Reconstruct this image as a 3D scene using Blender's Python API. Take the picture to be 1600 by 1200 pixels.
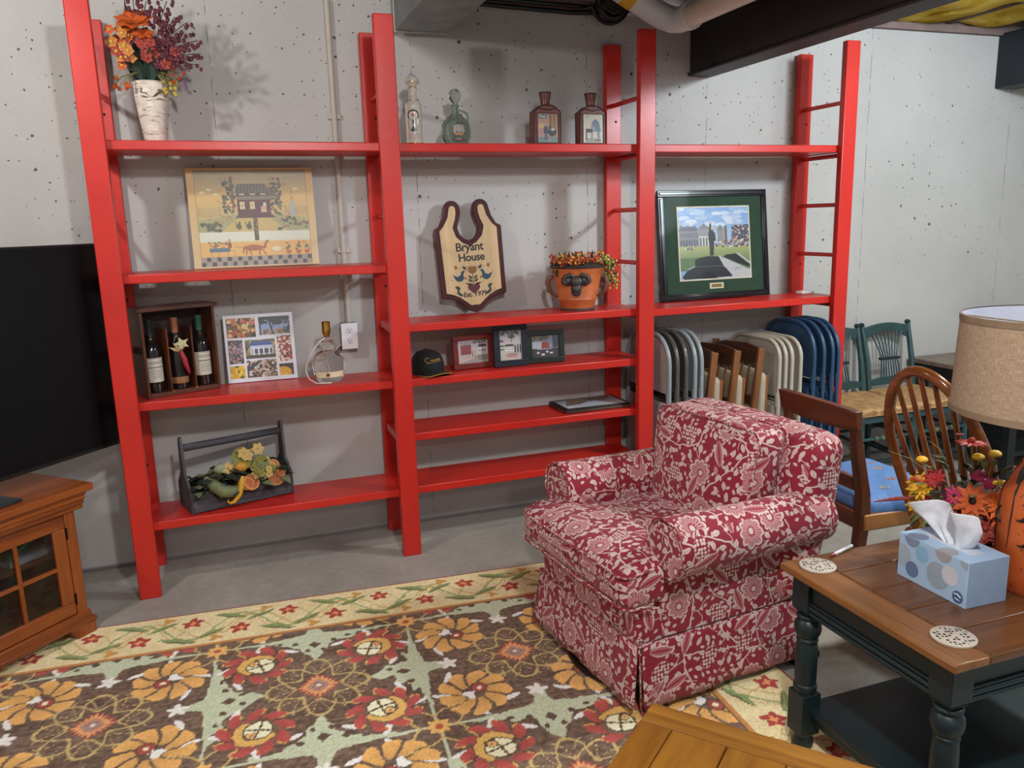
import bpy, math, random
import numpy as np
from mathutils import Vector, Matrix
PI = math.pi
rnd = random.Random(7)
S = bpy.context.scene
C = S.collection
for o in list(bpy.data.objects):
    bpy.data.objects.remove(o)

# ------------------------------------------------------------------ camera
def camera():
    cd = bpy.data.cameras.new('camera')
    cd.sensor_width = 36.0
    cd.lens = 1255.07 / 1600 * 36.0
    cd.clip_start = 0.05
    yaw, pitch, roll = 0.33703, 0.20096, -0.02832
    f = Vector((math.sin(yaw) * math.cos(pitch), math.cos(yaw) * math.cos(pitch), -math.sin(pitch)))
    r = Vector((math.cos(yaw), -math.sin(yaw), 0))
    u = r.cross(f)
    R = r * math.cos(roll) + u * math.sin(roll)
    U = u * math.cos(roll) - r * math.sin(roll)
    M = Matrix((R, U, -f)).transposed().to_4x4()
    M.translation = Vector((1.043, -4.009, 1.570))
    o = bpy.data.objects.new('camera', cd)
    o.matrix_world = M
    C.objects.link(o)
    S.camera = o
camera()
S.view_settings.view_transform = 'Standard'
S.view_settings.look = 'None'
S.view_settings.gamma = 1.0
S.view_settings.use_curve_mapping = False
S.view_settings.exposure = 0.82

# ------------------------------------------------------------------ light
W = bpy.data.worlds.new('world')
S.world = W
W.use_nodes = True
W.node_tree.nodes['Background'].inputs[0].default_value = (0.75, 0.8, 0.9, 1)
W.node_tree.nodes['Background'].inputs[1].default_value = 0.05

def lamp(name, loc, watts, col, radius):
    d = bpy.data.lights.new(name, 'POINT')
    d.energy = watts
    d.color = col
    d.shadow_soft_size = radius
    o = bpy.data.objects.new(name, d)
    o.location = loc
    C.objects.link(o)
    return o
lamp('ceiling_bulb_right', (4.40, -2.20, 2.54), 104, (0.80, 0.91, 1.0), 0.10)
lamp('ceiling_bulb_left', (0.05, -1.55, 2.54), 34, (1.0, 0.98, 0.95), 0.05)
lamp('fill_lamp_foreground', (1.60, -3.60, 2.62), 92, (1.0, 0.98, 0.97), 0.08)  # unseen fill lamp, added to brighten the foreground from left of the duct
lamp('fill_lamp_behind', (1.2, -5.8, 2.6), 34, (1.0, 0.99, 0.98), 0.10)  # added fill from behind the camera, stands in for ambient light
lamp('fill_lamp_right', (5.2, -3.4, 2.55), 75, (0.80, 0.92, 1.0), 0.35)  # soft unseen fill, added to lift the floor and furniture at the right

# ------------------------------------------------------------------ colour + nodes
def lin(v):
    v = np.asarray(v, float)
    return np.where(v <= .04045, v / 12.92, ((v + .055) / 1.055) ** 2.4)
def c(h):
    if isinstance(h, str):
        h = [int(h[i:i + 2], 16) / 255 for i in (0, 2, 4)]
    return tuple(float(x) for x in lin(h)) + (1.0,)

class NT:
    def __init__(s, name):
        s.m = bpy.data.materials.new(name)
        s.m.use_nodes = True
        s.t = s.m.node_tree
        s.b = s.t.nodes['Principled BSDF']
    def n(s, typ, **kw):
        nd = s.t.nodes.new(typ)
        for k, v in kw.items():
            setattr(nd, k, v)
        return nd
    def put(s, sock, v):
        if isinstance(v, bpy.types.NodeSocket):
            s.t.links.new(v, sock)
        else:
            sock.default_value = v
    def math(s, op, a, b=None, cc=None, clamp=False):
        nd = s.n('ShaderNodeMath', operation=op)
        nd.use_clamp = clamp
        s.put(nd.inputs[0], a)
        if b is not None: s.put(nd.inputs[1], b)
        if cc is not None: s.put(nd.inputs[2], cc)
        return nd.outputs[0]
    def vm(s, op, a, b=None, sc=None):
        nd = s.n('ShaderNodeVectorMath', operation=op)
        s.put(nd.inputs[0], a)
        if b is not None: s.put(nd.inputs[1], b)
        if sc is not None: s.put(nd.inputs[3], sc)
        return nd.outputs[1] if op in ('LENGTH', 'DOT_PRODUCT', 'DISTANCE') else nd.outputs[0]
    def co(s, kind='Object'):
        return s.n('ShaderNodeTexCoord').outputs[kind]
    def mapv(s, v, scale=(1, 1, 1), rot=(0, 0, 0), loc=(0, 0, 0)):
        nd = s.n('ShaderNodeMapping')
        s.put(nd.inputs[0], v)
        nd.inputs[1].default_value = loc
        nd.inputs[2].default_value = rot
        nd.inputs[3].default_value = scale
        return nd.outputs[0]
    def noise(s, v, scale, detail=3, rough=.5, dist=0, col=False):
        nd = s.n('ShaderNodeTexNoise')
        s.put(nd.inputs['Vector'], v)
        nd.inputs['Scale'].default_value = scale
        nd.inputs['Detail'].default_value = detail
        nd.inputs['Roughness'].default_value = rough
        nd.inputs['Distortion'].default_value = dist
        return nd.outputs[1 if col else 0]
    def vor(s, v, scale, rand=1.0, feature='F1', dim='3D'):
        nd = s.n('ShaderNodeTexVoronoi', feature=feature, voronoi_dimensions=dim)
        s.put(nd.inputs['Vector'], v)
        nd.inputs['Scale'].default_value = scale
        nd.inputs['Randomness'].default_value = rand
        return nd
    def ramp(s, f, stops, interp='LINEAR'):
        nd = s.n('ShaderNodeValToRGB')
        nd.color_ramp.interpolation = interp
        el = nd.color_ramp.elements
        while len(el) < len(stops): el.new(0.5)
        for e, (p, col) in zip(el, stops):
            e.position = p
            e.color = col
        s.put(nd.inputs[0], f)
        return nd.outputs[0]
    def mix(s, f, a, b, mode='MIX'):
        nd = s.n('ShaderNodeMix', data_type='RGBA', blend_type=mode)
        s.put(nd.inputs[0], f)
        s.put(nd.inputs[6], a)
        s.put(nd.inputs[7], b)
        return nd.outputs[2]
    def sep(s, v):
        nd = s.n('ShaderNodeSeparateXYZ')
        s.put(nd.inputs[0], v)
        return nd.outputs
    def step(s, f, lo, hi):      # 0 below lo, 1 above hi
        nd = s.n('ShaderNodeMapRange', interpolation_type='SMOOTHSTEP')
        s.put(nd.inputs[0], f)
        nd.inputs[1].default_value = lo
        nd.inputs[2].default_value = hi
        return nd.outputs[0]
    def bump(s, h, strength=.3, dist=.01):
        nd = s.n('ShaderNodeBump')
        s.put(nd.inputs['Height'], h)
        nd.inputs['Strength'].default_value = strength
        nd.inputs['Distance'].default_value = dist
        s.t.links.new(nd.outputs[0], s.b.inputs['Normal'])
    def out(s, col=None, rough=None, metal=None, spec=None, **kw):
        if col is not None: s.put(s.b.inputs['Base Color'], col)
        if rough is not None: s.put(s.b.inputs['Roughness'], rough)
        if metal is not None: s.b.inputs['Metallic'].default_value = metal
        if spec is not None: s.b.inputs['Specular IOR Level'].default_value = spec
        for k, v in kw.items():
            s.put(s.b.inputs[k], v)
        return s.m

MATS = {}
def pm(name, col, rough=.5, metal=0, spec=.5, var=.12, vs=14, bump=0, bs=60, coat=0):
    """plain material with a slight mottled variation"""
    if name in MATS: return MATS[name]
    t = NT(name)
    p = t.co()
    base = c(col)
    f = t.noise(p, vs, 4, .6)
    dark = tuple(x * (1 - var) for x in base[:3]) + (1,)
    lite = tuple(min(1, x * (1 + var)) for x in base[:3]) + (1,)
    col_ = t.ramp(f, [(.3, dark), (.7, lite)])
    if bump: t.bump(t.noise(p, bs, 4, .6), bump, .004)
    MATS[name] = t.out(col_, rough, metal, spec, **({'Coat Weight': coat} if coat else {}))
    return MATS[name]
def wood(name, dark, lite, axis=0, scale=1.0, rough=.4, bump=.1):
    if name in MATS: return MATS[name]
    t = NT(name)
    sc = [14 * scale, 14 * scale, 14 * scale]
    sc[axis] = 1.1 * scale
    p = t.mapv(t.co(), tuple(sc))
    a = t.noise(p, 1.0, 5, .6, 1.2)
    b = t.noise(t.mapv(p, (5, 5, 5)), 1.6, 3, .7)
    f = t.math('ADD', t.math('MULTIPLY', a, .75), t.math('MULTIPLY', b, .25))
    col = t.ramp(f, [(.36, c(dark)), (.64, c(lite))])
    t.bump(b, bump, .002)
    MATS[name] = t.out(col, rough)
    return MATS[name]
def glass(name, col=(1, 1, 1), rough=.02, ior=1.45):
    if name in MATS: return MATS[name]
    t = NT(name)
    f = t.noise(t.co(), 6, 2)
    cc = c(col) if isinstance(col, str) else tuple(col) + (1,)
    col_ = t.ramp(f, [(.2, cc), (.8, tuple(min(1, x * 1.04) for x in cc[:3]) + (1,))])
    MATS[name] = t.out(col_, rough, **{'Transmission Weight': 1.0, 'IOR': ior})
    return MATS[name]
def pane_mat(name, tint, alpha):
    """thin clear sheet: mostly lets light straight through, keeps its gloss"""
    if name in MATS: return MATS[name]
    t = NT(name)
    f = t.noise(t.co(), 3, 2)
    a = t.math('ADD', alpha, t.math('MULTIPLY', f, .03))
    MATS[name] = t.out(c(tint), .04, Alpha=a)
    return MATS[name]

# ------------------------------------------------------------------ mesh helpers
def rotm(rx=0, ry=0, rz=0):
    return Matrix.Rotation(rz, 4, 'Z') @ Matrix.Rotation(ry, 4, 'Y') @ Matrix.Rotation(rx, 4, 'X')
def TR(x=0, y=0, z=0, rx=0, ry=0, rz=0):
    return Matrix.Translation((x, y, z)) @ rotm(rx, ry, rz)

class MB:
    def __init__(s):
        s.v, s.f, s.m = [], [], []
    def add(s, vs, fs, mi=0, M=None):
        k = len(s.v)
        for p in vs:
            s.v.append(tuple(M @ Vector(p)) if M is not None else tuple(p))
        for f in fs:
            s.f.append([i + k for i in f])
            s.m.append(mi)
        return s
    def box(s, ctr, size, mi=0, M=None):
        x, y, z = ctr
        a, b, d = size[0] / 2, size[1] / 2, size[2] / 2
        vs = [(x + i * a, y + j * b, z + k * d) for k in (-1, 1) for j in (-1, 1) for i in (-1, 1)]
        return s.add(vs, [(0, 2, 3, 1), (4, 5, 7, 6), (0, 1, 5, 4), (2, 6, 7, 3), (0, 4, 6, 2), (1, 3, 7, 5)], mi, M)
    def bx(s, x0, x1, y0, y1, z0, z1, mi=0, M=None):
        return s.box(((x0 + x1) / 2, (y0 + y1) / 2, (z0 + z1) / 2), (x1 - x0, y1 - y0, z1 - z0), mi, M)
    def prism(s, pts, y0, y1, mi=0, M=None):
        """outline in XZ pushed along Y"""
        n = len(pts)
        vs = [(x, y0, z) for x, z in pts] + [(x, y1, z) for x, z in pts]
        fs = [tuple(range(n)), tuple(reversed(range(n, 2 * n)))]
        fs += [(i, i + n, (i + 1) % n + n, (i + 1) % n) for i in range(n)]
        return s.add(vs, fs, mi, M)
    def lathe(s, prof, n=24, mi=0, M=None, cap=True):
        vs, fs, rings = [], [], []
        for r, z in prof:
            if r < 1e-6:
                rings.append([len(vs)]); vs.append((0, 0, z))
            else:
                rings.append(list(range(len(vs), len(vs) + n)))
                vs += [(r * math.cos(2 * PI * i / n), r * math.sin(2 * PI * i / n), z) for i in range(n)]
        for a, b in zip(rings, rings[1:]):
            for i in range(n):
                j = (i + 1) % n
                if len(a) == 1 and len(b) == 1: continue
                if len(a) == 1: fs.append((a[0], b[j], b[i]))
                elif len(b) == 1: fs.append((a[i], a[j], b[0]))
                else: fs.append((a[i], a[j], b[j], b[i]))
        for g, flip in ((rings[0], True), (rings[-1], False)):
            if len(g) > 1 and cap: fs.append(tuple(reversed(g)) if flip else tuple(g))
        return s.add(vs, fs, mi, M)
    def cyl(s, p0, p1, r0, r1=None, n=12, mi=0, M=None):
        return s.tube([p0, p1], [r0, r0 if r1 is None else r1], n, False, mi, M)
    def tube(s, path, r, n=10, closed=False, mi=0, M=None):
        P = [Vector(p) for p in path]
        k = len(P)
        rr = list(r) if isinstance(r, (list, tuple)) else [r] * k
        T = []
        for i in range(k):
            a = P[i - 1] if (i > 0 or closed) else P[i]
            b = P[(i + 1) % k] if (i < k - 1 or closed) else P[i]
            d = (b - a)
            T.append(d.normalized() if d.length > 1e-9 else Vector((0, 0, 1)))
        ref = Vector((0, 0, 1)) if abs(T[0].z) < .9 else Vector((1, 0, 0))
        u = T[0].cross(ref).normalized()
        vs, fs = [], []
        for i in range(k):
            u = (u - T[i] * u.dot(T[i]))
            u = u.normalized() if u.length > 1e-6 else T[i].orthogonal().normalized()
            w = T[i].cross(u)
            for j in range(n):
                a = 2 * PI * j / n
                vs.append(P[i] + u * (rr[i] * math.cos(a)) + w * (rr[i] * math.sin(a)))
        for i in range(k if closed else k - 1):
            i2 = (i + 1) % k
            for j in range(n):
                j2 = (j + 1) % n
                fs.append((i * n + j, i * n + j2, i2 * n + j2, i2 * n + j))
        if not closed:
            fs.append(tuple(reversed(range(n))))
            fs.append(tuple(range((k - 1) * n, k * n)))
        return s.add(vs, fs, mi, M)
    def ball(s, ctr, r, n=8, mi=0, M=None, sc=(1, 1, 1)):
        x, y, z = ctr
        h = max(3, n // 2 + 1)
        prof = [(abs(r * math.sin(PI * i / h)) if 0 < i < h else 0, -r * math.cos(PI * i / h)) for i in range(h + 1)]
        t = MB().lathe(prof, n)
        vs = [(x + a * sc[0], y + b * sc[1], z + d * sc[2]) for a, b, d in t.v]
        return s.add(vs, t.f, mi, M)
    def cushion(s, size, r, crown=(0, 0, 0), n=10, mi=0, M=None):
        """rounded, softly crowned block centred on the origin"""
        hx, hy, hz = size[0] / 2, size[1] / 2, size[2] / 2
        key, vs, fs = {}, [], []
        def vert(p):
            k = tuple(round(q, 5) for q in p)
            if k not in key:
                key[k] = len(vs)
                q = [p[0] * hx, p[1] * hy, p[2] * hz]
                inn = [max(-(h - r), min(h - r, a)) for a, h in zip(q, (hx, hy, hz))]
                d = Vector([a - b for a, b in zip(q, inn)])
                o = Vector(inn) + (d.normalized() * r if d.length > 1e-9 else d)
                b = [(1 - p[(i + 1) % 3] ** 2) * (1 - p[(i + 2) % 3] ** 2) for i in range(3)]
                for i in range(3):
                    o[i] += crown[i] * p[i] * b[i]
                vs.append(tuple(o))
            return key[k]
        def warp(t, h):        # pack more rows near the edges
            e = min(.9, 1.6 * r / h)
            a = abs(t)
            g = a * (1 - e) / .5 if a < .5 else (1 - e) + (a - .5) / .5 * e
            return math.copysign(g, t)
        for ax in range(3):
            for sg in (-1, 1):
                b, d = (ax + 1) % 3, (ax + 2) % 3
                hh = (hx, hy, hz)
                for i in range(n):
                    for j in range(n):
                        q = []
                        for ii, jj in ((i, j), (i + 1, j), (i + 1, j + 1), (i, j + 1)):
                            p = [0, 0, 0]
                            p[ax] = sg
                            p[b] = warp(-1 + 2 * ii / n, hh[b])
                            p[d] = warp(-1 + 2 * jj / n, hh[d])
                            q.append(vert(p))
                        fs.append(tuple(q) if sg > 0 else tuple(reversed(q)))
        return s.add(vs, fs, mi, M)
    def leaf(s, p, d, L, wd, mi=0, droop=.2, up=Vector((0, 0, 1))):
        p = Vector(p); d = Vector(d).normalized()
        sd = d.cross(up)
        sd = sd.normalized() if sd.length > 1e-4 else d.orthogonal().normalized()
        nn = sd.cross(d)
        a = p + d * L * .45
        b = p + d * L - nn * L * droop
        vs = [p, a + sd * wd / 2 - nn * wd * .1, b, a - sd * wd / 2 - nn * wd * .1, a + nn * wd * .1]
        return s.add(vs, [(0, 1, 4), (1, 2, 4), (2, 3, 4), (3, 0, 4)], mi)
    def flower(s, p, nrm, R, k=9, mi=0, cup=.35, mc=1, rc=.22, wd=.75):
        p = Vector(p); nrm = Vector(nrm).normalized()
        a = nrm.orthogonal().normalized(); b = nrm.cross(a)
        off = rnd.random() * 6
        for i in range(k):
            t = off + 2 * PI * i / k
            d = (a * math.cos(t) + b * math.sin(t))
            dd = (d + nrm * cup).normalized()
            s.leaf(p + d * R * .08, dd, R, R * 2 * PI / k * wd, mi, .12, nrm)
        if rc: s.ball(p + nrm * R * .12, R * rc, 8, mc)
        return s
    def build(s, name, mats, parent=None, bevel=0, seg=2, sm=40, sub=0, uv=False, loc=None, uvoff=(0, 0)):
        me = bpy.data.meshes.new(name)
        me.from_pydata(s.v, [], s.f)
        if not isinstance(mats, (list, tuple)): mats = [mats]
        for m in mats: me.materials.append(m)
        me.polygons.foreach_set('material_index', [min(i, len(mats) - 1) for i in s.m])
        if sm:
            me.polygons.foreach_set('use_smooth', [True] * len(me.polygons))
            me.update()
            me.set_sharp_from_angle(angle=math.radians(sm))
        if uv:
            lay = me.uv_layers.new(name='UVMap')
            for p in me.polygons:
                ax = max(range(3), key=lambda i: abs(p.normal[i]) + (.02 if i == 2 else 0))
                for li in p.loop_indices:
                    q = me.vertices[me.loops[li].vertex_index].co
                    a, b = ((q.y, q.z), (q.x, q.z), (q.y, q.x))[ax]
                    lay.data[li].uv = (a + .37 * ax + uvoff[0], b + .61 * ax + uvoff[1])
        me.update()
        o = bpy.data.objects.new(name, me)
        C.objects.link(o)
        if parent is not None: o.parent = parent
        if loc: o.location = loc
        if bevel:
            b = o.modifiers.new('b', 'BEVEL')
            b.width = bevel; b.segments = seg; b.limit_method = 'ANGLE'; b.angle_limit = math.radians(35)
        if sub:
            b = o.modifiers.new('s', 'SUBSURF')
            b.levels = b.render_levels = sub
        return o

def tag(o, label=None, cat=None, group=None, kind=None):
    if label: o['label'] = label
    if cat: o['category'] = cat
    if group: o['group'] = group
    if kind: o['kind'] = kind
    return o
def T(name, label, cat, loc=(0, 0, 0), rz=0, rx=0, ry=0, group=None):
    o = bpy.data.objects.new(name, None)
    o.empty_display_size = .05
    o.location = loc
    o.rotation_euler = (rx, ry, rz)
    C.objects.link(o)
    return tag(o, label, cat, group)
def struct(o):
    o['kind'] = 'structure'
    return o
def dup(root, loc, label=None, rz=None, group=None, swap=None):
    def cp(o, par):
        q = o.copy()
        C.objects.link(q)
        if par is not None: q.parent = par
        if swap and q.type == 'MESH':
            for i, sl in enumerate(q.material_slots):
                if sl.material and sl.material.name in swap:
                    nm = swap[sl.material.name]
                    sl.link = 'OBJECT'
                    sl.material = nm
        for ch in list(o.children): cp(ch, q)
        return q
    r = cp(root, None)
    r.location = loc
    if rz is not None: r.rotation_euler[2] = rz
    if label: r['label'] = label
    if group: r['group'] = group
    return r
def text(name, body, size, m, parent, M, extrude=.0006, bold=0.0, shear=0.0, spacing=1.0):
    cu = bpy.data.curves.new(name, 'FONT')
    cu.body = body; cu.size = size; cu.extrude = extrude; cu.offset = bold; cu.shear = shear
    cu.align_x = 'CENTER'; cu.space_character = spacing
    tmp = bpy.data.objects.new('tmp', cu)
    C.objects.link(tmp)
    me = bpy.data.meshes.new_from_object(tmp.evaluated_get(bpy.context.evaluated_depsgraph_get()))
    bpy.data.objects.remove(tmp)
    me.transform(M @ Matrix.Rotation(PI / 2, 4, 'X'))
    me.name = name
    me.materials.clear(); me.materials.append(m)
    o = bpy.data.objects.new(name, me)
    C.objects.link(o); o.parent = parent
    return o

# painted surfaces: a fine grid carrying its colours
def paint_mat(name, rough=.5, bump=0, bs=200, spec=.5, coat=0):
    if name in MATS: return MATS[name]
    t = NT(name)
    a = t.n('ShaderNodeAttribute', attribute_name='Col').outputs['Color']
    f = t.noise(t.co(), bs, 3, .6)
    col = t.mix(1.0, a, t.ramp(f, [(.2, (.86, .86, .86, 1)), (.8, (1.1, 1.1, 1.1, 1))]), 'MULTIPLY')
    if bump: t.bump(f, bump, .004)
    MATS[name] = t.out(col, rough, 0, spec, **({'Coat Weight': coat} if coat else {}))
    return MATS[name]
def pic(name, arr, w, h, m, parent, M=None):
    """arr[row, col] is sRGB, row 0 at the bottom; lies in XZ, origin bottom centre, faces -Y"""
    H, Wd = arr.shape[:2]
    X, Z = np.meshgrid(np.linspace(-w / 2, w / 2, Wd), np.linspace(0, h, H))
    vs = np.stack([X.ravel(), np.zeros(H * Wd), Z.ravel()], 1)
    if M is not None:
        A = np.array(M)
        vs = vs @ A[:3, :3].T + A[:3, 3]
    i = np.arange(H * Wd).reshape(H, Wd)
    q = np.stack([i[:-1, :-1], i[:-1, 1:], i[1:, 1:], i[1:, :-1]], -1).reshape(-1, 4)
    me = bpy.data.meshes.new(name)
    me.vertices.add(H * Wd); me.vertices.foreach_set('co', vs.ravel().astype(np.float32))
    me.loops.add(q.size); me.loops.foreach_set('vertex_index', q.ravel().astype(np.int32))
    me.polygons.add(len(q)); me.polygons.foreach_set('loop_start', (np.arange(len(q)) * 4).astype(np.int32))
    me.update(calc_edges=True)
    at = me.color_attributes.new('Col', 'FLOAT_COLOR', 'POINT')
    rgba = np.ones((H * Wd, 4), np.float32)
    rgba[:, :3] = lin(np.clip(arr, 0, 1)).reshape(-1, 3)
    at.data.foreach_set('color', rgba.ravel())
    me.materials.append(m)
    o = bpy.data.objects.new(name, me)
    C.objects.link(o)
    if parent is not None: o.parent = parent
    return o
def hx(h): return np.array([int(h[i:i + 2], 16) / 255 for i in (0, 2, 4)])
class Cv:
    """little painter working in a 0..1 by 0..1 frame (y up)"""
    def __init__(s, W_, H_, col):
        s.a = np.zeros((H_, W_, 3)) + hx(col)
        s.x, s.y = np.meshgrid((np.arange(W_) + .5) / W_, (np.arange(H_) + .5) / H_)
        s.g = np.random.RandomState(3)
    def put(s, m, col): s.a[m] = hx(col)
    def rect(s, x0, x1, y0, y1, col): s.put((s.x > x0) & (s.x < x1) & (s.y > y0) & (s.y < y1), col)
    def ell(s, x, y, a, b, col): s.put(((s.x - x) / a) ** 2 + ((s.y - y) / b) ** 2 < 1, col)
    def grad(s, y0, y1, ca, cb):
        m = (s.y >= y0) & (s.y <= y1)
        t = ((s.y - y0) / (y1 - y0))[m][:, None]
        s.a[m] = hx(ca) * (1 - t) + hx(cb) * t
    def poly(s, pts, col):
        m = np.zeros(s.x.shape, bool)
        n = len(pts)
        for i in range(n):
            (x0, y0), (x1, y1) = pts[i], pts[(i + 1) % n]
            if y0 == y1: continue
            k = ((y0 > s.y) != (y1 > s.y)) & (s.x < (x1 - x0) * (s.y - y0) / (y1 - y0) + x0)
            m ^= k
        s.put(m, col)
    def dots(s, x0, x1, y0, y1, n, r, cols, asp=1.0):
        for _ in range(n):
            q = r * s.g.uniform(.6, 1.3)
            s.ell(s.g.uniform(x0, x1), s.g.uniform(y0, y1), q, q * asp, cols[s.g.randint(len(cols))])
    def line(s, x0, y0, x1, y1, w, col):
        d = max(1e-9, math.hypot(x1 - x0, y1 - y0))
        t = np.clip(((s.x - x0) * (x1 - x0) + (s.y - y0) * (y1 - y0)) / d ** 2, 0, 1)
        s.put(np.hypot(s.x - x0 - t * (x1 - x0), s.y - y0 - t * (y1 - y0)) < w, col)

# ================================================================== SETTING
def m_wall():
    t = NT('painted_concrete')
    p = t.co()
    x, y, z = t.sep(p)
    base = t.ramp(t.noise(p, 1.3, 5, .6), [(.3, c('b1afad')), (.7, c('bebcba'))])
    fine = t.noise(p, 55, 3, .6)
    base = t.mix(t.math('MULTIPLY', fine, .12), base, c('8d867d'))
    cx = t.n('ShaderNodeCombineXYZ'); t.put(cx.inputs[0], x); t.put(cx.inputs[1], z)
    q = t.vm('ADD', cx.outputs[0], t.vm('SCALE', t.noise(p, 40, 2, .5, 0, True), sc=.016))
    hole = None
    hi = t.step(z, .75, 1.35)                       # few air holes near the floor
    patch = t.step(t.noise(p, 1.1, 2), .36, .55)
    for sc_, lo, hi_ in ((8.5, .05, .052), (15.0, .03, .056), (21.0, .03, .060)):
        v = t.vor(q, sc_, dim='2D')
        r = t.sep(v.outputs['Color'])
        rad = t.math('MULTIPLY', t.math('MULTIPLY', t.math('POWER', r[0], 2.1), hi_ * 1.5), t.math('MULTIPLY', hi, t.math('ADD', .35, t.math('MULTIPLY', patch, .65))))
        h = t.math('SUBTRACT', 1.0, t.step(t.math('SUBTRACT', v.outputs['Distance'], rad), -.012, .012))
        h = t.math('MULTIPLY', h, t.step(r[1], .42, .46))
        hole = h if hole is None else t.math('MAXIMUM', hole, h)
    seam = None
    wob = t.math('MULTIPLY', t.math('SUBTRACT', t.noise(p, 7, 3), .5), .012)
    for sx in (-.1, 1.067, 1.98, 2.906, 3.63, 4.75, 5.89):
        d = t.math('ABSOLUTE', t.math('ADD', t.math('SUBTRACT', x, sx), wob))
        h = t.math('SUBTRACT', 1.0, t.step(d, .0008, .0034))
        seam = h if seam is None else t.math('MAXIMUM', seam, h)
    br = t.step(t.noise(t.mapv(p, (1, 1, 3)), 5, 4, .7), .42, .58)
    seam = t.math('MULTIPLY', seam, br)
    mark = t.math('MAXIMUM', t.math('MULTIPLY', hole, .85), t.math('MULTIPLY', seam, .55))
    col = t.mix(mark, base, c('3e3a37'))
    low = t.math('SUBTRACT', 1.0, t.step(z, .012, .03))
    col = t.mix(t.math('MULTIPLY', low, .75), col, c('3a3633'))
    rough_low = t.math('MULTIPLY', t.math('SUBTRACT', 1.0, t.step(z, .5, .75)), .5)
    hgt = t.math('SUBTRACT', t.math('MULTIPLY', t.noise(p, 70, 3, .65), t.math('ADD', .2, rough_low)), t.math('MULTIPLY', mark, 1.2))
    t.bump(hgt, .5, .006)
    return t.out(col, .75, spec=.25)
MW = m_wall()
MWP = pm('white_wall_paint', 'd2d0cb', .8, var=.04)
def m_floor():
    t = NT('bare_concrete')
    p = t.co()
    a = t.noise(p, 1.6, 6, .65, .4)
    b = t.noise(p, 24, 4, .7)
    f = t.math('ADD', t.math('MULTIPLY', a, .7), t.math('MULTIPLY', b, .3))
    col = t.ramp(f, [(.3, c('86817a')), (.52, c('a09b93')), (.72, c('b5b0a7'))])
    sp = t.step(t.noise(p, 60, 2, .5), .68, .74)
    col = t.mix(t.math('MULTIPLY', sp, .5), col, c('b9b3a6'))
    t.bump(t.noise(p, 35, 5, .7), .12, .004)
    return t.out(col, t.math('ADD', .42, t.math('MULTIPLY', a, .25)), spec=.4)
MF = m_floor()
X0, X1, Y0 = -1.3, 7.6, -7.2
ob = MB().bx(X0 - .2, X1 + .2, Y0 - .2, .2, -.15, 0).build('floor', MF, sm=0); struct(ob)
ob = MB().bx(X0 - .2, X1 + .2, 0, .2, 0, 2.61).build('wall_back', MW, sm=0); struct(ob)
ob = MB().bx(X0 - .2, X0, Y0, 0, 0, 2.61).build('wall_left', MWP, sm=0); struct(ob)
ob = MB().bx(X1, X1 + .2, Y0, 0, 0, 2.61).build('wall_right', MWP, sm=0); struct(ob)
ob = MB().bx(X0 - .2, X1 + .2, Y0 - .2, Y0, 0, 2.61).build('wall_front', MWP, sm=0); struct(ob)
M_joist = wood('dark_joist_timber', '3b2a20', '5c4534', 1, .6, .8)
cb = MB().bx(X0 - .2, X1 + .2, Y0 - .2, .2, 2.93, 3.05)
xx = X0 + .1
while xx < X1:
    if not (3.2 < xx < 3.75): cb.bx(xx - .019, xx + .019, Y0, -.04, 2.66, 2.93)
    xx += .406
ob = cb.build('ceiling', M_joist, sm=0); struct(ob)
M_sill = pm('mauve_sill_plate', '7d6a66', .8, var=.2)
ob = MB().bx(X0 - .2, X1 + .2, -.03, .2, 2.612, 2.65).bx(X0 - .2, X1 + .2, .0, .2, 2.65, 2.93).build('trim_1', M_sill, sm=0); struct(ob)
# insulation stuffed between the joists at the right
def insulation():
    t = NT('yellow_fibreglass')
    p = t.co()
    f = t.noise(p, 5, 6, .65, .6)
    col = t.ramp(f, [(.3, c('8a6c1c')), (.45, c('bd9a30')), (.6, c('d3b650')), (.75, c('e6d292'))])
    t.bump(t.noise(p, 18, 6, .7), .9, .03)
    m = t.out(col, .95, spec=.1)
    rs = np.random.RandomState(4)
    for i, (x0, x1) in enumerate(((3.72, 4.33), (4.332, 5.0), (5.002, 5.7), (5.93, 6.5), (6.502, 7.3))):
        mb = MB()
        nx, ny = 14, 34
        ph = rs.rand(6) * 6
        def zz(u, v):
            k = 1 - math.exp(-v * 4)
            return 2.662 + k * (-.012 + .030 * math.sin(u * 7 + ph[0]) * math.cos(v * 4.3 + ph[1]) + .018 * math.sin(v * 11 + ph[2] + u * 5)) + .012 * math.sin(u * 9 + ph[3]) * (1 - k)
        vs = []
        for top in (0, 1):
            for b in range(ny + 1):
                for a in range(nx + 1):
                    u, v = a / nx, b / ny
                    vs.append((x0 + (x1 - x0) * u, -.02 - 2.2 * v, zz(u, v * 2.2) if not top else 2.92))
        k = (nx + 1) * (ny + 1)
        fs = []
        for b in range(ny):
            for a in range(nx):
                q = b * (nx + 1) + a
                fs.append((q, q + nx + 1, q + nx + 2, q + 1))
                fs.append((k + q, k + q + 1, k + q + nx + 2, k + q + nx + 1))
        for a in range(nx):
            for b in (0, ny * (nx + 1)):
                q = b + a
                fs.append((q, q + 1, k + q + 1, k + q))
        for b in range(ny):
            for a in (0, nx):
                q = b * (nx + 1) + a
                fs.append((q, q + nx + 1, k + q + nx + 1, k + q))
        mb.add(vs, fs)
        o = mb.build('insulation_batt', m, sm=60)
        tag(o, ['yellow insulation batt beside the long dark beam', 'yellow insulation batt over the bare right wall', 'torn yellow insulation batt next to the short dark beam end',
                'yellow insulation batt past the short dark beam end', 'yellow insulation batt in the far right corner'][i], 'insulation', 'insulation batts between the joists')
insulation()
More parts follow.
